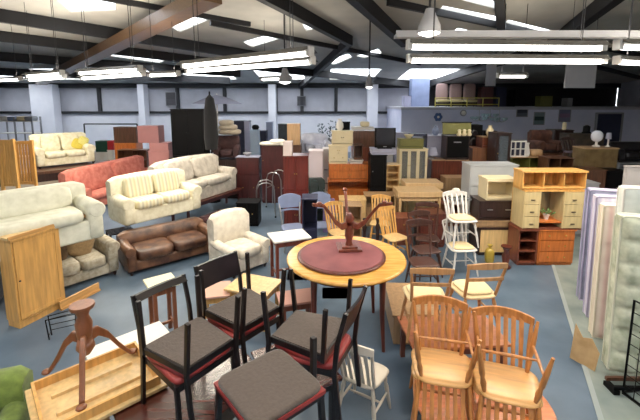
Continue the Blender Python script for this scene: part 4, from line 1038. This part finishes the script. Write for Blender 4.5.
link('frame', MB().box(-w / 2, w / 2, 0, .05, 0, .03).box(-w / 2, w / 2, 0, .05, h - .03, h).box(-w / 2, -w / 2 + .03, 0, .05, .03, h - .03).box(w / 2 - .03, w / 2, 0, .05, .03, h - .03).box(-.01 - w / 6, .01 - w / 6, .01, .04, .03, h - .03).box(-.01 + w / 6, .01 + w / 6, .01, .04, .03, h - .03).box(-w / 2 + .03, w / 2 - .03, .01, .04, h / 2 - .01, h / 2 + .01), white, t)
for i in range(3):
    for j in range(2): link('pane', MB().box(-w / 2 + .035 + i * w / 3, -w / 2 + (i + 1) * w / 3 - .035, .02, .03, .035 + j * (h / 2 - .02), h / 2 - .015 + j * (h / 2 - .02)), noise_mat('dark_pane', (.03, .03, .05), (.06, .06, .09), 2, .1), t)
loc, w, h = slot(9.8, 528, 533, 136, z)
single('white_vase', 'slim white vase right of the small window frame', 'vase', MB().lathe([(.04, 0), (.07, .08), (.05, .2), (.03, .3), (.05, .36)], 14), white, (loc[0], loc[1] + .1, z))
loc, w, h = slot(11.2, 541, 566, 150, 0)
z = cab(11.2, 541, 568, 153, 0, .6, brown, [(1, 'door', 3)], 'brown base unit under the brown armchair at right', name='base_unit')
loc, w, h = slot(11.2, 541, 566, 131, z)
sofa('dark brown armchair perched on the base unit, right of the window frame', loc, .1, w, .7, h, noise_mat('choc_fabric', srgb(70, 42, 34), srgb(98, 62, 48), 6, .8), seats=1, arm_h=.35, seat_h=.22, cat='armchair', name='armchair', back_cushions=False)
z = cab(12.3, 555, 574, 130, 0, .5, dbrown, [(.5, 'door', 2), (.5, 'door', 2)], 'dark upright cupboard behind the perched brown armchair', name='cupboard')
p = PY(568, 130, loc_y()); single('candle', 'cream candle on the dark upright cupboard', 'candle', MB().lathe([(.06, 0), (.06, .22), (.02, .24)], 12), cream, (p.x, loc_y() + .2, z))
sofa('olive sofa in the shade under the office wall', (PY(585, 140, 13.6).x, 13.8, .0), 0, 1.6, .8, PY(585, 139, 13).z if PY(585, 139, 13).z < 1.3 else 1.1, olive, seats=2, arm_h=.7)
z = cab(11.9, 570, 605, 134, 0, .5, noise_mat('olive_dark', srgb(56, 48, 40), srgb(76, 64, 52), 5, .6), [(.5, 'door', 3), (.5, 'door', 3)], 'dark olive wall cupboard right of the candle', name='cupboard')
z = cab(10.2, 572, 588, 165, 0, .5, dbrown, [(1, 'door', 1)], 'dark lower cabinet under the black cube chair', name='lower_cabinet')
loc, w, h = slot(10.2, 572, 588, 141, z)
q = slat_chair('dark chair with mauve seat on the lower cabinet left of the tan carton', dbrown, paint('mauve_seat', (110, 96, 112)), .35, .2, 4, .3); q.location = (loc[0], loc[1] + .25, z)
z = cab(8.9, 589, 607, 170, 0, .5, brown, [(1, 'door', 1)], 'brown cupboard with greyish sheen left of the black cabinet', name='cupboard')
z1_ = cab(8.7, 607, 628, 171, 0, .5, black, [(1, 'door', 1)], 'black cabinet above the mattress row', name='cabinet', km=steel)
z1_ = cab(9.6, 586, 619, 148, 0, .5, noise_mat('drab_card', srgb(98, 78, 48), srgb(118, 98, 62), 5, .9), [(1, 'blank', 1)], 'large drab tan carton-like cupboard below the dark doorway', name='cupboard', top=.03, topm=tan)
# lamp with white figure
p = PY(606, 147, loc_y())
t = thing('table_lamp', 'table lamp with glossy white globe shade on the drab tan cupboard', 'lamp', (p.x, loc_y() + .35, z1_))
link('base', MB().lathe([(.09, 0), (.09, .02), (.03, .05), (.03, .14)], 14), white, t); link('shade', MB().rbox((0, 0, .27), (.14, .12, .15), .9, 18, 10), paint('opal', (226, 228, 240), .95, .2), t)
t = thing('table_lamp', 'slim white candlestick lamp right of the globe lamp', 'lamp', (p.x + .27, loc_y() + .3, z1_))
link('base', MB().lathe([(.06, 0), (.02, .04), (.02, .2)], 12), white, t); link('shade', MB().lathe([(.07, .2), (.05, .36)], 14), greyish, t)
z = cab(10.4, 620, 660, 163, 0, .6, paint('grey_white', (150, 152, 156)), [(.2, 'open', 1), (.8, 'door', 3)], 'grey-white base unit at the right edge behind the mattresses', name='base_unit')
sofa('black leather sofa on the grey-white base unit at the right edge', (PY(640, 160, 10.4).x + .1, loc_y() + .02, z), 0, 1.35, .6, .55, bpy.data.materials['black_leather'], seats=2, arm_h=.38, seat_h=.25, back_cushions=False)
z = cab(6.4, 627, 652, 166, 0, .06, paint('pale_louvre', (176, 170, 168)), [(1, 'door', 1)], 'pale grey door leaf standing upright behind the mattresses', name='door_leaf', cat='door', knob='knob')
single('green_cloth', 'dull green blanket folded over the black sofa at the right edge', 'blanket', MB().rbox((0, 0, .06), (.35, .25, .06), .4, 16, 6), paint('blanket_green', (96, 116, 92), .8), (PY(636, 145, 10.4).x, 10.7, z + .0) if False else (PY(634, 150, 11.6).x, 11.6, 0.0))

# ---------- left middle distance
z = cab(13.6, 114, 136, 143, 0, .5, orange, [(.5, 'door', 2), (.5, 'door', 2)], 'reddish pine cupboard under the dark brown box at back left', name='cupboard')
z = bx(13.6, 113, 136, 127, z, .5, brown, 'dark brown carton on the reddish pine cupboard at back left', name='carton')
z = cab(12.7, 117, 146, 150, 0, .4, wood('oak_dark', (120, 78, 54), .6), [(.3, 'open', 2), (.7, 'drawer', 2)], 'dark oak dresser base with open niches at back left', name='oak_dresser', cat='dresser')
pk = paint('dusty_pink', (178, 124, 120), .9)
z = cab(12.0, 148, 169, 151, 0, .5, pk, [(.5, 'drawer', 1), (.5, 'drawer', 1)], 'dusty pink chest at the foot of the pink stack', name='chest', cat='chest')
z = bx(12.0, 149, 168, 143, z, .45, pk, 'dusty pink carton in the middle of the pink stack', name='carton')
z = bx(12.0, 137, 158, 126, z, .45, paint('dull_pink', (160, 110, 108)), 'dull pink carton on top of the pink stack', name='carton')
# black wardrobes
z = cab(11.2, 169, 203, 158, 0, .6, black, [(1, 'drawer', 2)], 'black base chest under the tall black wardrobe', name='base_chest', cat='chest', km=blackmetal)
z = cab(11.2, 170, 203, 109, z, .55, black, [(1, 'door', 2)], 'tall black wardrobe rising above the sofas left of centre', name='wardrobe', cat='wardrobe', km=blackmetal)
loc, w, h = slot(10.9, 166, 180, 132, 0)
t = thing('folded_parasol', 'folded black parasol on a pole right of the tall black wardrobe', 'parasol', (PY(210.5, 120, 10.9).x, 10.9, 0))
hh = PY(209, 95, 10.9).z
link('pole', MB().tube([(0, 0, 0), (0, 0, hh + .1)], .025, 8), blackmetal, t); link('canopy', MB().lathe([(.17, hh - 1.55), (.2, hh - 1.2), (.18, hh - .5), (.12, hh - .1), (.03, hh)], 14), fabric('parasol_black', (16, 16, 20), .6), t)
link('base', MB().lathe([(.2, 0), (.2, .06), (.05, .1)], 16), blackmetal, t)
A = PY(190, 99, 11.5); B = PY(236, 99, 11.5)
t = thing('open_parasol', 'open white parasol canopy above the black wardrobe', 'parasol', (PY(216, 99, 12.2).x, 12.3, 0))
hh = PY(216, 95, 12.3).z; link('pole', MB().tube([(0, 0, 0), (0, 0, hh + .05)], .02, 8), white, t); link('canopy', MB().lathe([(.80, hh - .28), (.78, hh - .26), (.4, hh - .1), (.03, hh)], 10), paint('canopy_grey', (130, 132, 150)), t)
link('base', MB().lathe([(.2, 0), (.2, .06), (.05, .1)], 14), grey, t)
# recliner and throw
z = cab(11.0, 213, 238, 160, 0, .6, dbrown, [(1, 'door', 2)], 'dark low unit under the wine-brown recliner', name='low_unit')
loc, w, h = slot(11.0, 212, 238, 137, z)
t = sofa('wine-brown recliner behind the stone-coloured sofa', loc, .1, w, .75, h, noise_mat('wine_brown', srgb(52, 32, 34), srgb(76, 48, 48), 6, .8), seats=1, arm_h=.4, seat_h=.24, cat='armchair', name='armchair', back_cushions=False)
t = thing('duvet', 'folded beige duvet heaped on the wine-brown recliner', 'bedding', (loc[0], 11.72, z + h * .0 + 0)); zt_ = z + h - .02
t.location = (loc[0] + .12, loc[1] + .56, zt_ + .05)
for i, (x, zc, s) in enumerate(((-.1, .08, .34), (-.15, .22, .28), (-.2, .36, .22))): link('fold', MB().rbox((x, 0, zc), (s, .22, .09), .6, 16, 8), fabric('beige_duvet', (168, 156, 138), .85, 8), t)
# dark blue door leaf etc
z = cab(14.5, 232, 244, 121, 0, .5, dkblue, [(.5, 'door', 1), (.5, 'door', 1)], 'dark blue locker right of the beige duvet', name='locker')
z = cab(14.3, 244, 249, 121, 0, .4, greyish, [(1, 'door', 1)], 'narrow lilac-grey panel door right of the dark blue locker', name='narrow_cupboard', cat='cupboard')
z = cab(13.5, 250, 258, 130, 0, .4, paint('ice_blue', (178, 196, 216)), [(1, 'door', 1)], 'tall ice-blue fridge in front of the back wall', name='fridge', cat='fridge')
loc, w, h = slot(13.5, 251, 258, 125, z); single('black_pot', 'black pot on the ice-blue fridge', 'pot', MB().lathe([(.1, 0), (.14, .08), (.1, .16), (.02, .18)], 12), black, (loc[0], loc[1] + .2, z))
z = cab(15.0, 258, 266, 131, 0, .4, dkblue, [(1, 'door', 1)], 'low dark blue cupboard right of the ice-blue fridge', name='cupboard')
z = cab(15.5, 266, 272, 122, 0, .4, paint('pale_blue', (150, 160, 190)), [(1, 'door', 1)], 'pale blue panel cupboard against the back wall', name='cupboard')
z = cab(14.2, 278, 287, 124, 0, .4, noise_mat('teal_dark', srgb(20, 28, 34), srgb(34, 44, 52), 5, .5), [(1, 'door', 1)], 'near-black cupboard left of the tall tan carton', name='cupboard')
z = cab(11.0, 236, 259, 157, 0, .4, burg, [(.4, 'blank', 1), (.6, 'drawer', 2)], 'long dark wine-red chest behind the walking frames', name='chest', cat='chest', topm=greyish)
z = cab(10.0, 261, 284, 146, 0, .5, burg, [(.5, 'door', 1), (.5, 'drawer', 1)], 'tall dark burgundy bureau draped with white cloth', name='bureau', cat='cabinet')
loc, w, h = slot(10.0, 262, 285, 139, z)
t = thing('dust_sheet', 'white dust sheet bunched over the tall burgundy bureau', 'cloth', (loc[0], loc[1], z))
for x, zc, sx, sz in ((-.1, .05, .33, .05), (.08, .10, .22, .07), (.24, .05, .1, .05)): link('fold', MB().rbox((x, .22, zc), (sx, .24, sz), .6, 18, 8), offwhite, t)
z = cab(9.6, 283, 308, 156, 0, .5, wood('cherry', (108, 42, 34), .6, .3, coat=.5), [(.45, 'door', 2), (.1, 'drawer', 1), (.45, 'door', 2)], 'cherry-red glossy cabinet left of the white fridge', name='cabinet')
z_ = bx(9.6, 283, 292, 142, z, .3, paint('pinkish_white', (206, 190, 186)), 'pinkish white carton on the cherry-red cabinet', name='carton')
loc, w, h = slot(9.6, 293, 303, 152, z)
zc_ = bx(11.0, 287, 300, 124, cab(11.0, 286, 301, 145, 0, .5, brown, [(1, 'door', 1)], 'brown cupboard under the tall tan carton', name='cupboard'), .45, tan, 'tall tan carton standing behind the pinkish white one', name='carton')
# sheeted sofa
z = cab(11.4, 300, 334, 158, 0, .6, white, [(1, 'door', 3)], 'white base cupboards under the sheeted sofa', name='base_cupboards', cat='cupboard')
loc, w, h = slot(11.4, 299, 331, 136, z)
sofa('sofa under a bluish white dust sheet in the middle distance', loc, .1, w, .8, h, noise_mat('sheet_blue', srgb(176, 178, 196), srgb(204, 206, 218), 5, .9), seats=2, arm_h=h * .75, seat_h=h * .5, back_cushions=False, camel=.05, feet=False)
z = cab(9.9, 309, 323, 151, 0, .5, paint('appliance_white', (220, 208, 214), .96), [(1, 'door', 1)], 'white upright fridge left of the small white chest', name='fridge', cat='fridge', top=.03)
z = cab(9.9, 323, 329, 149, 0, .5, paint('appliance_white2', (206, 202, 202), .96), [(.25, 'blank', 1), (.25, 'drawer', 1), (.25, 'drawer', 1), (.25, 'drawer', 1)], 'slim white chest of drawers with dark handles beside the white fridge', name='slim_chest', cat='chest of drawers', knob='bar', km=black)

# lamps, pots and bric-a-brac in front of the back wall
rnd = random.Random(7)
def bric(px, py, Y, kind, label, col):
    loc, w, h = slot(Y, px - 3, px + 3, py, 0)
    th_ = 1.35; 
    t = thing('pedestal_shelf', 'narrow grey shelf under the ' + ' '.join(label.split()[:7]), 'shelf', (loc[0], Y, 0))
    link('upright', MB().box(-.03, .03, .1, .16, 0, th_ - .03), grey, t); link('board', MB().box(-.25, .25, 0, .26, th_ - .03, th_), grey, t); link('foot', MB().box(-.2, .2, 0, .26, 0, .03), grey, t)
    o = thing({'plant': 'potted_plant', 'lamp': 'table_lamp', 'box': 'ornament_box'}[kind], label, {'plant': 'plant', 'lamp': 'lamp', 'box': 'box'}[kind], (loc[0], Y + .12, th_))
    s = max(.3, (h - th_))
    if kind == 'plant':
        link('pot', MB().lathe([(.06, 0), (.09, .14)], 10), grey, o)
        f = MB()
        for i in range(26):
            a = rnd.random() * 6.28; r = rnd.random() * s * .45; zz = .15 + rnd.random() * (s - .15); f.rbox((r * math.cos(a), r * math.sin(a), zz), (.06, .025, .015), .9, 6, 4, Matrix.Rotation(a, 4, 'Z') @ Matrix.Rotation(-.6, 4, 'Y'))
        link('foliage', f, col, o); link('stem', MB().tube([(0, 0, .1), (0, 0, s)], .01, 5), brown, o)
    elif kind == 'lamp':
        link('base', MB().lathe([(.08, 0), (.03, .04), (.02, s * .5)], 10), steel, o); link('shade', MB().lathe([(.16, s * .5), (.09, s)], 14), col, o)
    else:
        link('body', MB().box(-.2, .2, -.1, .1, 0, s * .8), col, o); link('lid', MB().box(-.21, .21, -.11, .11, s * .8, s * .84), col, o)
dg = noise_mat('dusty_green', srgb(40, 60, 70), srgb(80, 104, 110), 10, .7)
bric(322, 124, 16, 'plant', 'dusty plant with thin leaves against the back wall, left', dg)
bric(336, 121, 15.5, 'plant', 'dark leafy plant just left of the black screen at the back wall', dg)
bric(345, 118, 15, 'box', 'black square screen left of the white column', black)
bric(330, 126, 14.5, 'plant', 'low dark plant between the two taller ones at the back wall', dg)
# glass-shade chandeliers on display by the office wall
def chandelier(px, py, label, s=.3):
    p = PY(px, py, 17.3); t = thing('chandelier', label, 'lamp', (p.x, 17.3, p.z), 0, 'glass light fittings hung on wall brackets')
    link('stem', MB().tube([(0, 0, 0), (0, 0, max(.1, zd - .12 - p.z))], .012, 6), steel, t)
    link('bracket', MB().tube([(0, 0, max(.1, zd - .12 - p.z)), (0, .71, max(.1, zd - .12 - p.z))], .014, 6), steel, t)
    link('hub', MB().lathe([(.02, -.1), (.06, -.04), (.02, .02)], 10), steel, t)
    gm = glassy('pale_glass', (190, 215, 220), .1, .7)
    for k in range(5):
        a = 2 * PI * k / 5; c, s_ = math.cos(a) * s, math.sin(a) * s
        link('arm', MB().tube([(0, 0, -.04), (c * .5, s_ * .5, -.1), (c, s_, -.03)], .01, 5), steel, t); link('glass_shade', MB().lathe([(.03, -.03), (.08, .03), (.10, .1)], 10, (c, s_, 0)), gm, t)
for px, py, l in ((479, 119, 'glass-shaded chandelier leftmost of the group right of the blue rosette'), (490, 116, 'glass-shaded chandelier in the middle of the group by the office wall'), (499, 120, 'glass-shaded chandelier rightmost of the group by the office wall')): chandelier(px, py, l)
# blue rosette and white lamp
p = PY(438, 117, YM)
t = thing('blue_rosette', 'blue flower-shaped ornament on the office wall', 'ornament', (p.x, YM, p.z))
for k in range(6):
    a = PI * k / 3; link('petal', MB().rbox((.12 * math.cos(a), -.03, .12 * math.sin(a)), (.09, .025, .09), .9, 10, 6), paint('rosette_blue', (72, 98, 150)), t)
link('centre', MB().rbox((0, -.05, 0), (.06, .03, .06), .9, 10, 6), white, t)
p = PY(463, 113, YM)
t = thing('wall_lamp', 'round white bulkhead lamp on the office wall under the deck rail', 'lamp', (p.x, YM, p.z))
link('ring', MB().rbox((0, -.04, 0), (.15, .04, .15), .9, 16, 8), grey, t); link('globe', MB().rbox((0, -.09, 0), (.11, .06, .11), 1, 14, 8), white, t)
# pictures on the office wall
def picture(x0, x1, y0, y1, label, cols, Y=YM):
    A = PY(x0, y1, Y); B = PY(x1, y0, Y); w = B.x - A.x; h = B.z - A.z
    t = thing('framed_picture', label, 'picture', ((A.x + B.x) / 2, Y - .001, A.z))
    link('frame', MB().box(-w / 2, w / 2, -.03, 0, 0, .03).box(-w / 2, w / 2, -.03, 0, h - .03, h).box(-w / 2, -w / 2 + .03, -.03, 0, .03, h - .03).box(w / 2 - .03, w / 2, -.03, 0, .03, h - .03), grey, t)
    n = len(cols)
    for i, c in enumerate(cols): link('print', MB().box(-w / 2 + .03, w / 2 - .03, -.012, -.002, .03 + (h - .06) * i / n, .03 + (h - .06) * (i + 1) / n), paint('print_%s_%d' % (label[:8].replace(' ', '_'), i), c), t)
picture(533, 545, 112, 125, 'grey-green landscape picture on the office wall', [(110, 128, 130), (44, 66, 66), (124, 138, 140)])
picture(558, 571, 109, 122, 'mauve picture right of the grey-green landscape', [(132, 130, 152), (140, 112, 138), (120, 116, 142)])
picture(516, 528, 109, 117, 'small dark picture right of the chandeliers', [(96, 100, 116), (58, 62, 78)])
# items stored on the deck
def deckbox(x0, x1, yt, m, label, kind='box', dy=.35):
    Y = YM + dy; loc, w, h = slot(Y, x0, x1, yt, zd + .001)
    if kind == 'box': crate(label, loc, 0, w, .5, h, m, name='carton', cat='box')
    else: cabinet(label, loc, 0, w, .5, h, m, [(1, 'door', 2)], name='cabinet')
def deckseat(x0, x1, label):
    Y = YM + .4; loc, w, h = slot(Y, x0, x1, 83, zd + .001)
    t = thing('office_chair', label, 'chair', loc, 0, 'pale padded chairs on the deck'); pm = fabric('dusky_rose', (150, 124, 120), .85)
    link('backrest', MB().rbox((0, .35, h * .62), (w * .48, .06, h * .38), .4, 16, 8), pm, t); link('seat', MB().rbox((0, .15, h * .25), (w * .48, .25, .07), .4, 16, 8), fabric('sand', (166, 152, 104), .85), t)
    for sx in (-1, 1):
        for y in (0, .34): link('leg', MB().box(sx * w * .4 - .015, sx * w * .4 + .015, y, y + .03, 0, h * .2), blackmetal, t)
deckseat(438, 451, 'leftmost of three dusky rose padded chairs on the deck'); deckseat(452, 465, 'middle of three dusky rose padded chairs on the deck'); deckseat(466, 479, 'rightmost of three dusky rose padded chairs on the deck')
deckbox(412, 430, 78, bluegrey, 'tall blue-grey carton at the left end of the deck', dy=.5)
deckbox(482, 494, 87, burg, 'dark red carton behind the yellow rail', dy=.6)
deckbox(497, 507, 87, dkblue, 'dark blue carton right of the dark red one', dy=.5)
deckbox(508, 516, 90, black, 'black carton right of the dark blue one', dy=.5)
deckbox(541, 553, 96, olive, 'small olive carton alone on the deck', dy=.3)
deckbox(568, 573, 98, grey, 'small grey carton right of the olive one', dy=.3)
deckbox(404, 411, 96, greyish, 'low lavender-grey carton at the deck corner', dy=.3)

# ---------- far left: bed ends, racking, clothes
hb = pine
for i, (x0, x1, yt, yb, l) in enumerate(((-3, 12, 140, 186, 'slatted yellow pine bed end nearest the left edge'), (13, 31, 141, 180, 'slatted yellow pine bed end next to the cream sofa'))):
    Y = 7.6 + .5 * i; A = PY(x0, yt, Y); B = PY(x1, yt, Y); w = B.x - A.x; h = A.z
    t = thing('bed_end', l, 'headboard', ((A.x + B.x) / 2, Y, 0), 0, 'pine bed ends')
    link('rail', MB().box(-w / 2, w / 2, 0, .03, h - .07, h), hb, t); link('rail', MB().box(-w / 2, w / 2, 0, .03, h - .95, h - .89), hb, t)
    for sx in (-1, 1): link('post', MB().box(sx * (w / 2) - .025, sx * w / 2 + .025, -.01, .04, 0, h + .02), hb, t)
    for k in range(1, 6): link('slat', MB().box(-w / 2 + w * k / 6 - .02, -w / 2 + w * k / 6 + .02, .005, .025, h - .89, h - .07), hb, t)
# white racking
Y = 16; A = PY(-4, 117, Y); B = PY(31, 117, Y); w = B.x - A.x; h = A.z
t = thing('white_rack', 'white metal shelf rack with folded linen at far left', 'shelving', ((A.x + B.x) / 2, Y, 0))
for sx in (-1, 0, 1):
    for y in (0, .5): link('upright', MB().box(sx * w / 2 - .03, sx * w / 2 + .03, y, y + .04, 0, h), grey, t)
for k in range(4): link('shelf', MB().box(-w / 2, w / 2, 0, .54, h * (.25 + .22 * k), h * (.25 + .22 * k) + .03), white, t)
k = 0
for j, cx in enumerate((-.8, -.3, .3, .8)):
    z = h * (.25 + .66) + .031
    single('folded_linen', ['white', 'grey-blue', 'ivory', 'pale grey'][j] + ' folded linen on the top shelf of the far left rack', 'linen', MB().rbox((0, 0, .1), (.17, .2, .1), .3, 14, 6), [white, bluegrey, cream, grey][j], (cx * w / 2, Y + .27, z) if False else ((A.x + B.x) / 2 + cx * w / 2 * .9, Y + .27, z))
# whiteboard frame on wall: clothes rail
Y = 17; A = PY(84, 124, Y); B = PY(137, 124, Y); w = B.x - A.x; h = A.z
t = thing('clothes_rail', 'long dark clothes rail in front of the white wall at back left', 'clothes rail', ((A.x + B.x) / 2, Y, 0))
link('bar', MB().tube([(-w / 2, 0, h), (w / 2, 0, h)], .03, 8), steel_dark, t)
for sx in (-1, 1): link('upright', MB().tube([(sx * w / 2, 0, 0), (sx * w / 2, 0, h)], .03, 8), steel_dark, t); link('foot', MB().box(sx * w / 2 - .03, sx * w / 2 + .03, -.3, .3, 0, .04), steel_dark, t)
# green and red boxes
z = cab(14.8, 94, 107, 152, 0, .4, white, [(1, 'door', 2)], 'white low cupboard under the dark green board', name='cupboard')
z = bx(14.8, 95, 107, 141, z, .4, paint('dark_green', (30, 70, 54)), 'dark green carton left of the red one', name='carton')
z = cab(14.6, 107, 113, 150, 0, .4, white, [(1, 'door', 1)], 'narrow white cupboard under the red carton', name='cupboard')
z = bx(14.6, 107, 113, 141, z, .4, paint('signal_red', (176, 36, 42)), 'red carton right of the dark green one', name='carton')
# grey wall-mounted unit boxes on far wall
picture(166, 176, 92, 106, 'dark square vent panel on the upper back wall at left', [(70, 68, 74), (58, 56, 62)], YB - .1)
picture(297, 306, 96, 106, 'dark square vent panel on the upper back wall in the middle', [(66, 70, 90), (54, 56, 76)], YB - .1)

# ---------- in-between clutter: the dark, crowded gaps between the larger pieces
def rest(Y, x0, x1, yt, d, m, rows, label, **k): return cab(Y, x0, x1, yt, 0, d, m, rows, label, **k)
rest(8.6, 236, 258, 203, .45, black, [(1, 'drawer', 2)], 'black low chest under the stone-coloured sofa, behind the walking frames', cat='chest', name='low_chest')
rest(7.9, 302, 317, 199, .4, dkblue, [(.5, 'open', 1), (.5, 'door', 1)], 'dark blue cupboard behind the left pine chair', name='cupboard')
rest(7.6, 343, 362, 206, .4, tan, [(.5, 'open', 1), (.5, 'open', 1)], 'tan open bookcase directly behind the upturned pedestal', cat='bookcase', name='bookcase')
rest(7.4, 396, 412, 218, .4, redbrown, [(.5, 'drawer', 1), (.5, 'drawer', 1)], 'red-brown bedside chest beside the walnut chairs', cat='chest of drawers', name='bedside_chest')
rest(7.3, 420, 446, 214, .45, maho, [(.3, 'drawer', 1), (.7, 'door', 2)], 'mahogany bedside cupboard under the beech tables', name='cupboard')
rest(8.2, 444, 478, 205, .45, redbrown, [(.4, 'open', 1), (.6, 'door', 2)], 'red-brown open-topped cupboard behind the white metal table', name='cupboard')
rest(9.6, 401, 430, 190, .4, tan, [(.5, 'drawer', 1), (.5, 'drawer', 1)], 'tan chest behind the stacked beech tables', cat='chest', name='chest') if False else None
rest(10.0, 470, 482, 172, .4, dbrown, [(.5, 'door', 1), (.5, 'door', 1)], 'dark narrow cupboard left of the pale blue-grey chest', name='cupboard')
rest(8.3, 520, 527, 186, .4, dbrown, [(.5, 'door', 1), (.5, 'door', 1)], 'dark sliver of a cupboard between shelf unit and hutch', name='cupboard')
rest(7.9, 575, 600, 183, .4, grey, [(.5, 'door', 1), (.5, 'door', 1)], 'grey cupboard between the pine hutch and the mattresses', name='cupboard')
rest(9.3, 549, 574, 158, .45, brown, [(.4, 'open', 2), (.6, 'door', 2)], 'brown open-topped dresser right of the olive-brown sideboard', cat='dresser', name='dresser')
rest(11.9, 441, 462, 148, .4, black, [(1, 'door', 2)], 'black cupboard glimpsed left of the near-black cabinet', name='cupboard') if False else None
rest(12.9, 352, 374, 127, .45, white, [(1, 'door', 2)], 'white cupboard peeping over the wide brown carton', name='cupboard')
rest(13.3, 396, 410, 133, .45, greyish, [(1, 'door', 1)], 'pale lavender locker behind the big black television', cat='locker', name='locker')
rest(13.6, 380, 394, 129, .4, white, [(1, 'door', 1)], 'white locker behind the big black television', cat='locker', name='locker')
rest(12.6, 484, 497, 131, .4, black, [(1, 'door', 1)], 'black locker behind the red-brown low chest', cat='locker', name='locker')
rest(12.4, 513, 540, 141, .4, noise_mat('shade_grey', srgb(110, 108, 116), srgb(130, 128, 134), 5, .6), [(1, 'door', 3)], 'grey cupboard row behind the small white window frame', name='cupboard')
z = rest(14.0, 238, 262, 148, .4, noise_mat('plum_grey', srgb(70, 60, 76), srgb(88, 78, 94), 5, .6), [(1, 'door', 2)], 'plum-grey low cupboard in front of the ice-blue fridge', name='cupboard') if False else 0
# chairs crowding the middle
# low crates on the floor below the round table
bx(5.6, 286, 316, 282, 0, .35, noise_mat('pink_card', srgb(150, 100, 84), srgb(176, 124, 104), 5, .9), 'pinkish-brown carton on the floor under the left side of the round table', name='carton')
bx(5.3, 322, 352, 300, 0, .35, noise_mat('cardboard', srgb(170, 138, 96), srgb(196, 164, 120), 6, .9), 'tan cardboard carton on the floor under the middle of the round table', name='carton')

q = P(296, 296, .5)
rect_table('low rose-topped coffee table under the left rim of the round table', (q.x, q.y, 0), .25, .46, .34, .50, redbrown, paint('rose_top', (190, 138, 122)), .045)
# small goods standing on the far furniture
def topper(px, x0, label, cat, kind, mat_):
    """sets a small object on whatever cabinet is highest at that column, well behind the front row"""
    best = None
    for r in [o for o in bpy.data.objects if o.type == 'MESH' and o.parent and o.name.split('.')[0] == 'top' and not o.parent.parent]:
        vs = [o_ for o_ in (r.matrix_world @ Vector(c) for c in r.bound_box)]
        xa, xb = min(v.x for v in vs), max(v.x for v in vs); y = min(v.y for v in vs); z = max(v.z for v in vs)
        x = PY(px, 150, y).x
        if xa + .12 < x < xb - .12 and y > 8.5 and (best is None or z > best[2]): best = (x, y + .2, z + .001)
    if not best: print('NO TOP', px); return
    if kind == 'vase': m = MB().lathe([(.05, 0), (.10, .08), (.09, .18), (.04, .26), (.06, .30)], 14)
    elif kind == 'bowl': m = MB().lathe([(.05, 0), (.12, .08), (.13, .10), (.11, .10), (.03, .03)], 16)
    elif kind == 'clock': m = MB().box(-.12, .12, 0, .08, 0, .05).lathe([(.1, .05), (.1, .22), (.03, .26)], 14, (0, .04, 0))
    else: m = MB().rbox((0, 0, .09), (.16, .12, .09), .4, 14, 8)
    single(kind if kind != 'bundle' else 'bundle', label, cat, m, mat_, best)
bpy.context.view_layer.update()
for a_ in ((340, 0, 'white vase on the cream kitchen cupboards', 'vase', 'vase', white), (365, 0, 'pale bundle on the wide brown carton', 'bundle', 'bundle', cream), 
           (410, 0, 'cream bowl on the olive-green box', 'bowl', 'bowl', cream), (437, 0, 'blue vase on the lavender-grey fridge', 'vase', 'vase', bluegrey), (492, 0, 'cream vase on the red-brown low chest', 'vase', 'vase', cream),
           (540, 0, 'brown bundle at the right end of the olive-brown sideboard', 'bundle', 'bundle', tan), (590, 0, 'black mantel clock on the drab tan cupboard', 'clock', 'clock', black), 
           (125, 0, 'brown bundle in front of the dark brown carton at back left', 'bundle', 'bundle', brown), (246, 0, 'grey bowl on the long wine-red chest', 'bowl', 'bowl', grey), ):
    topper(*a_)
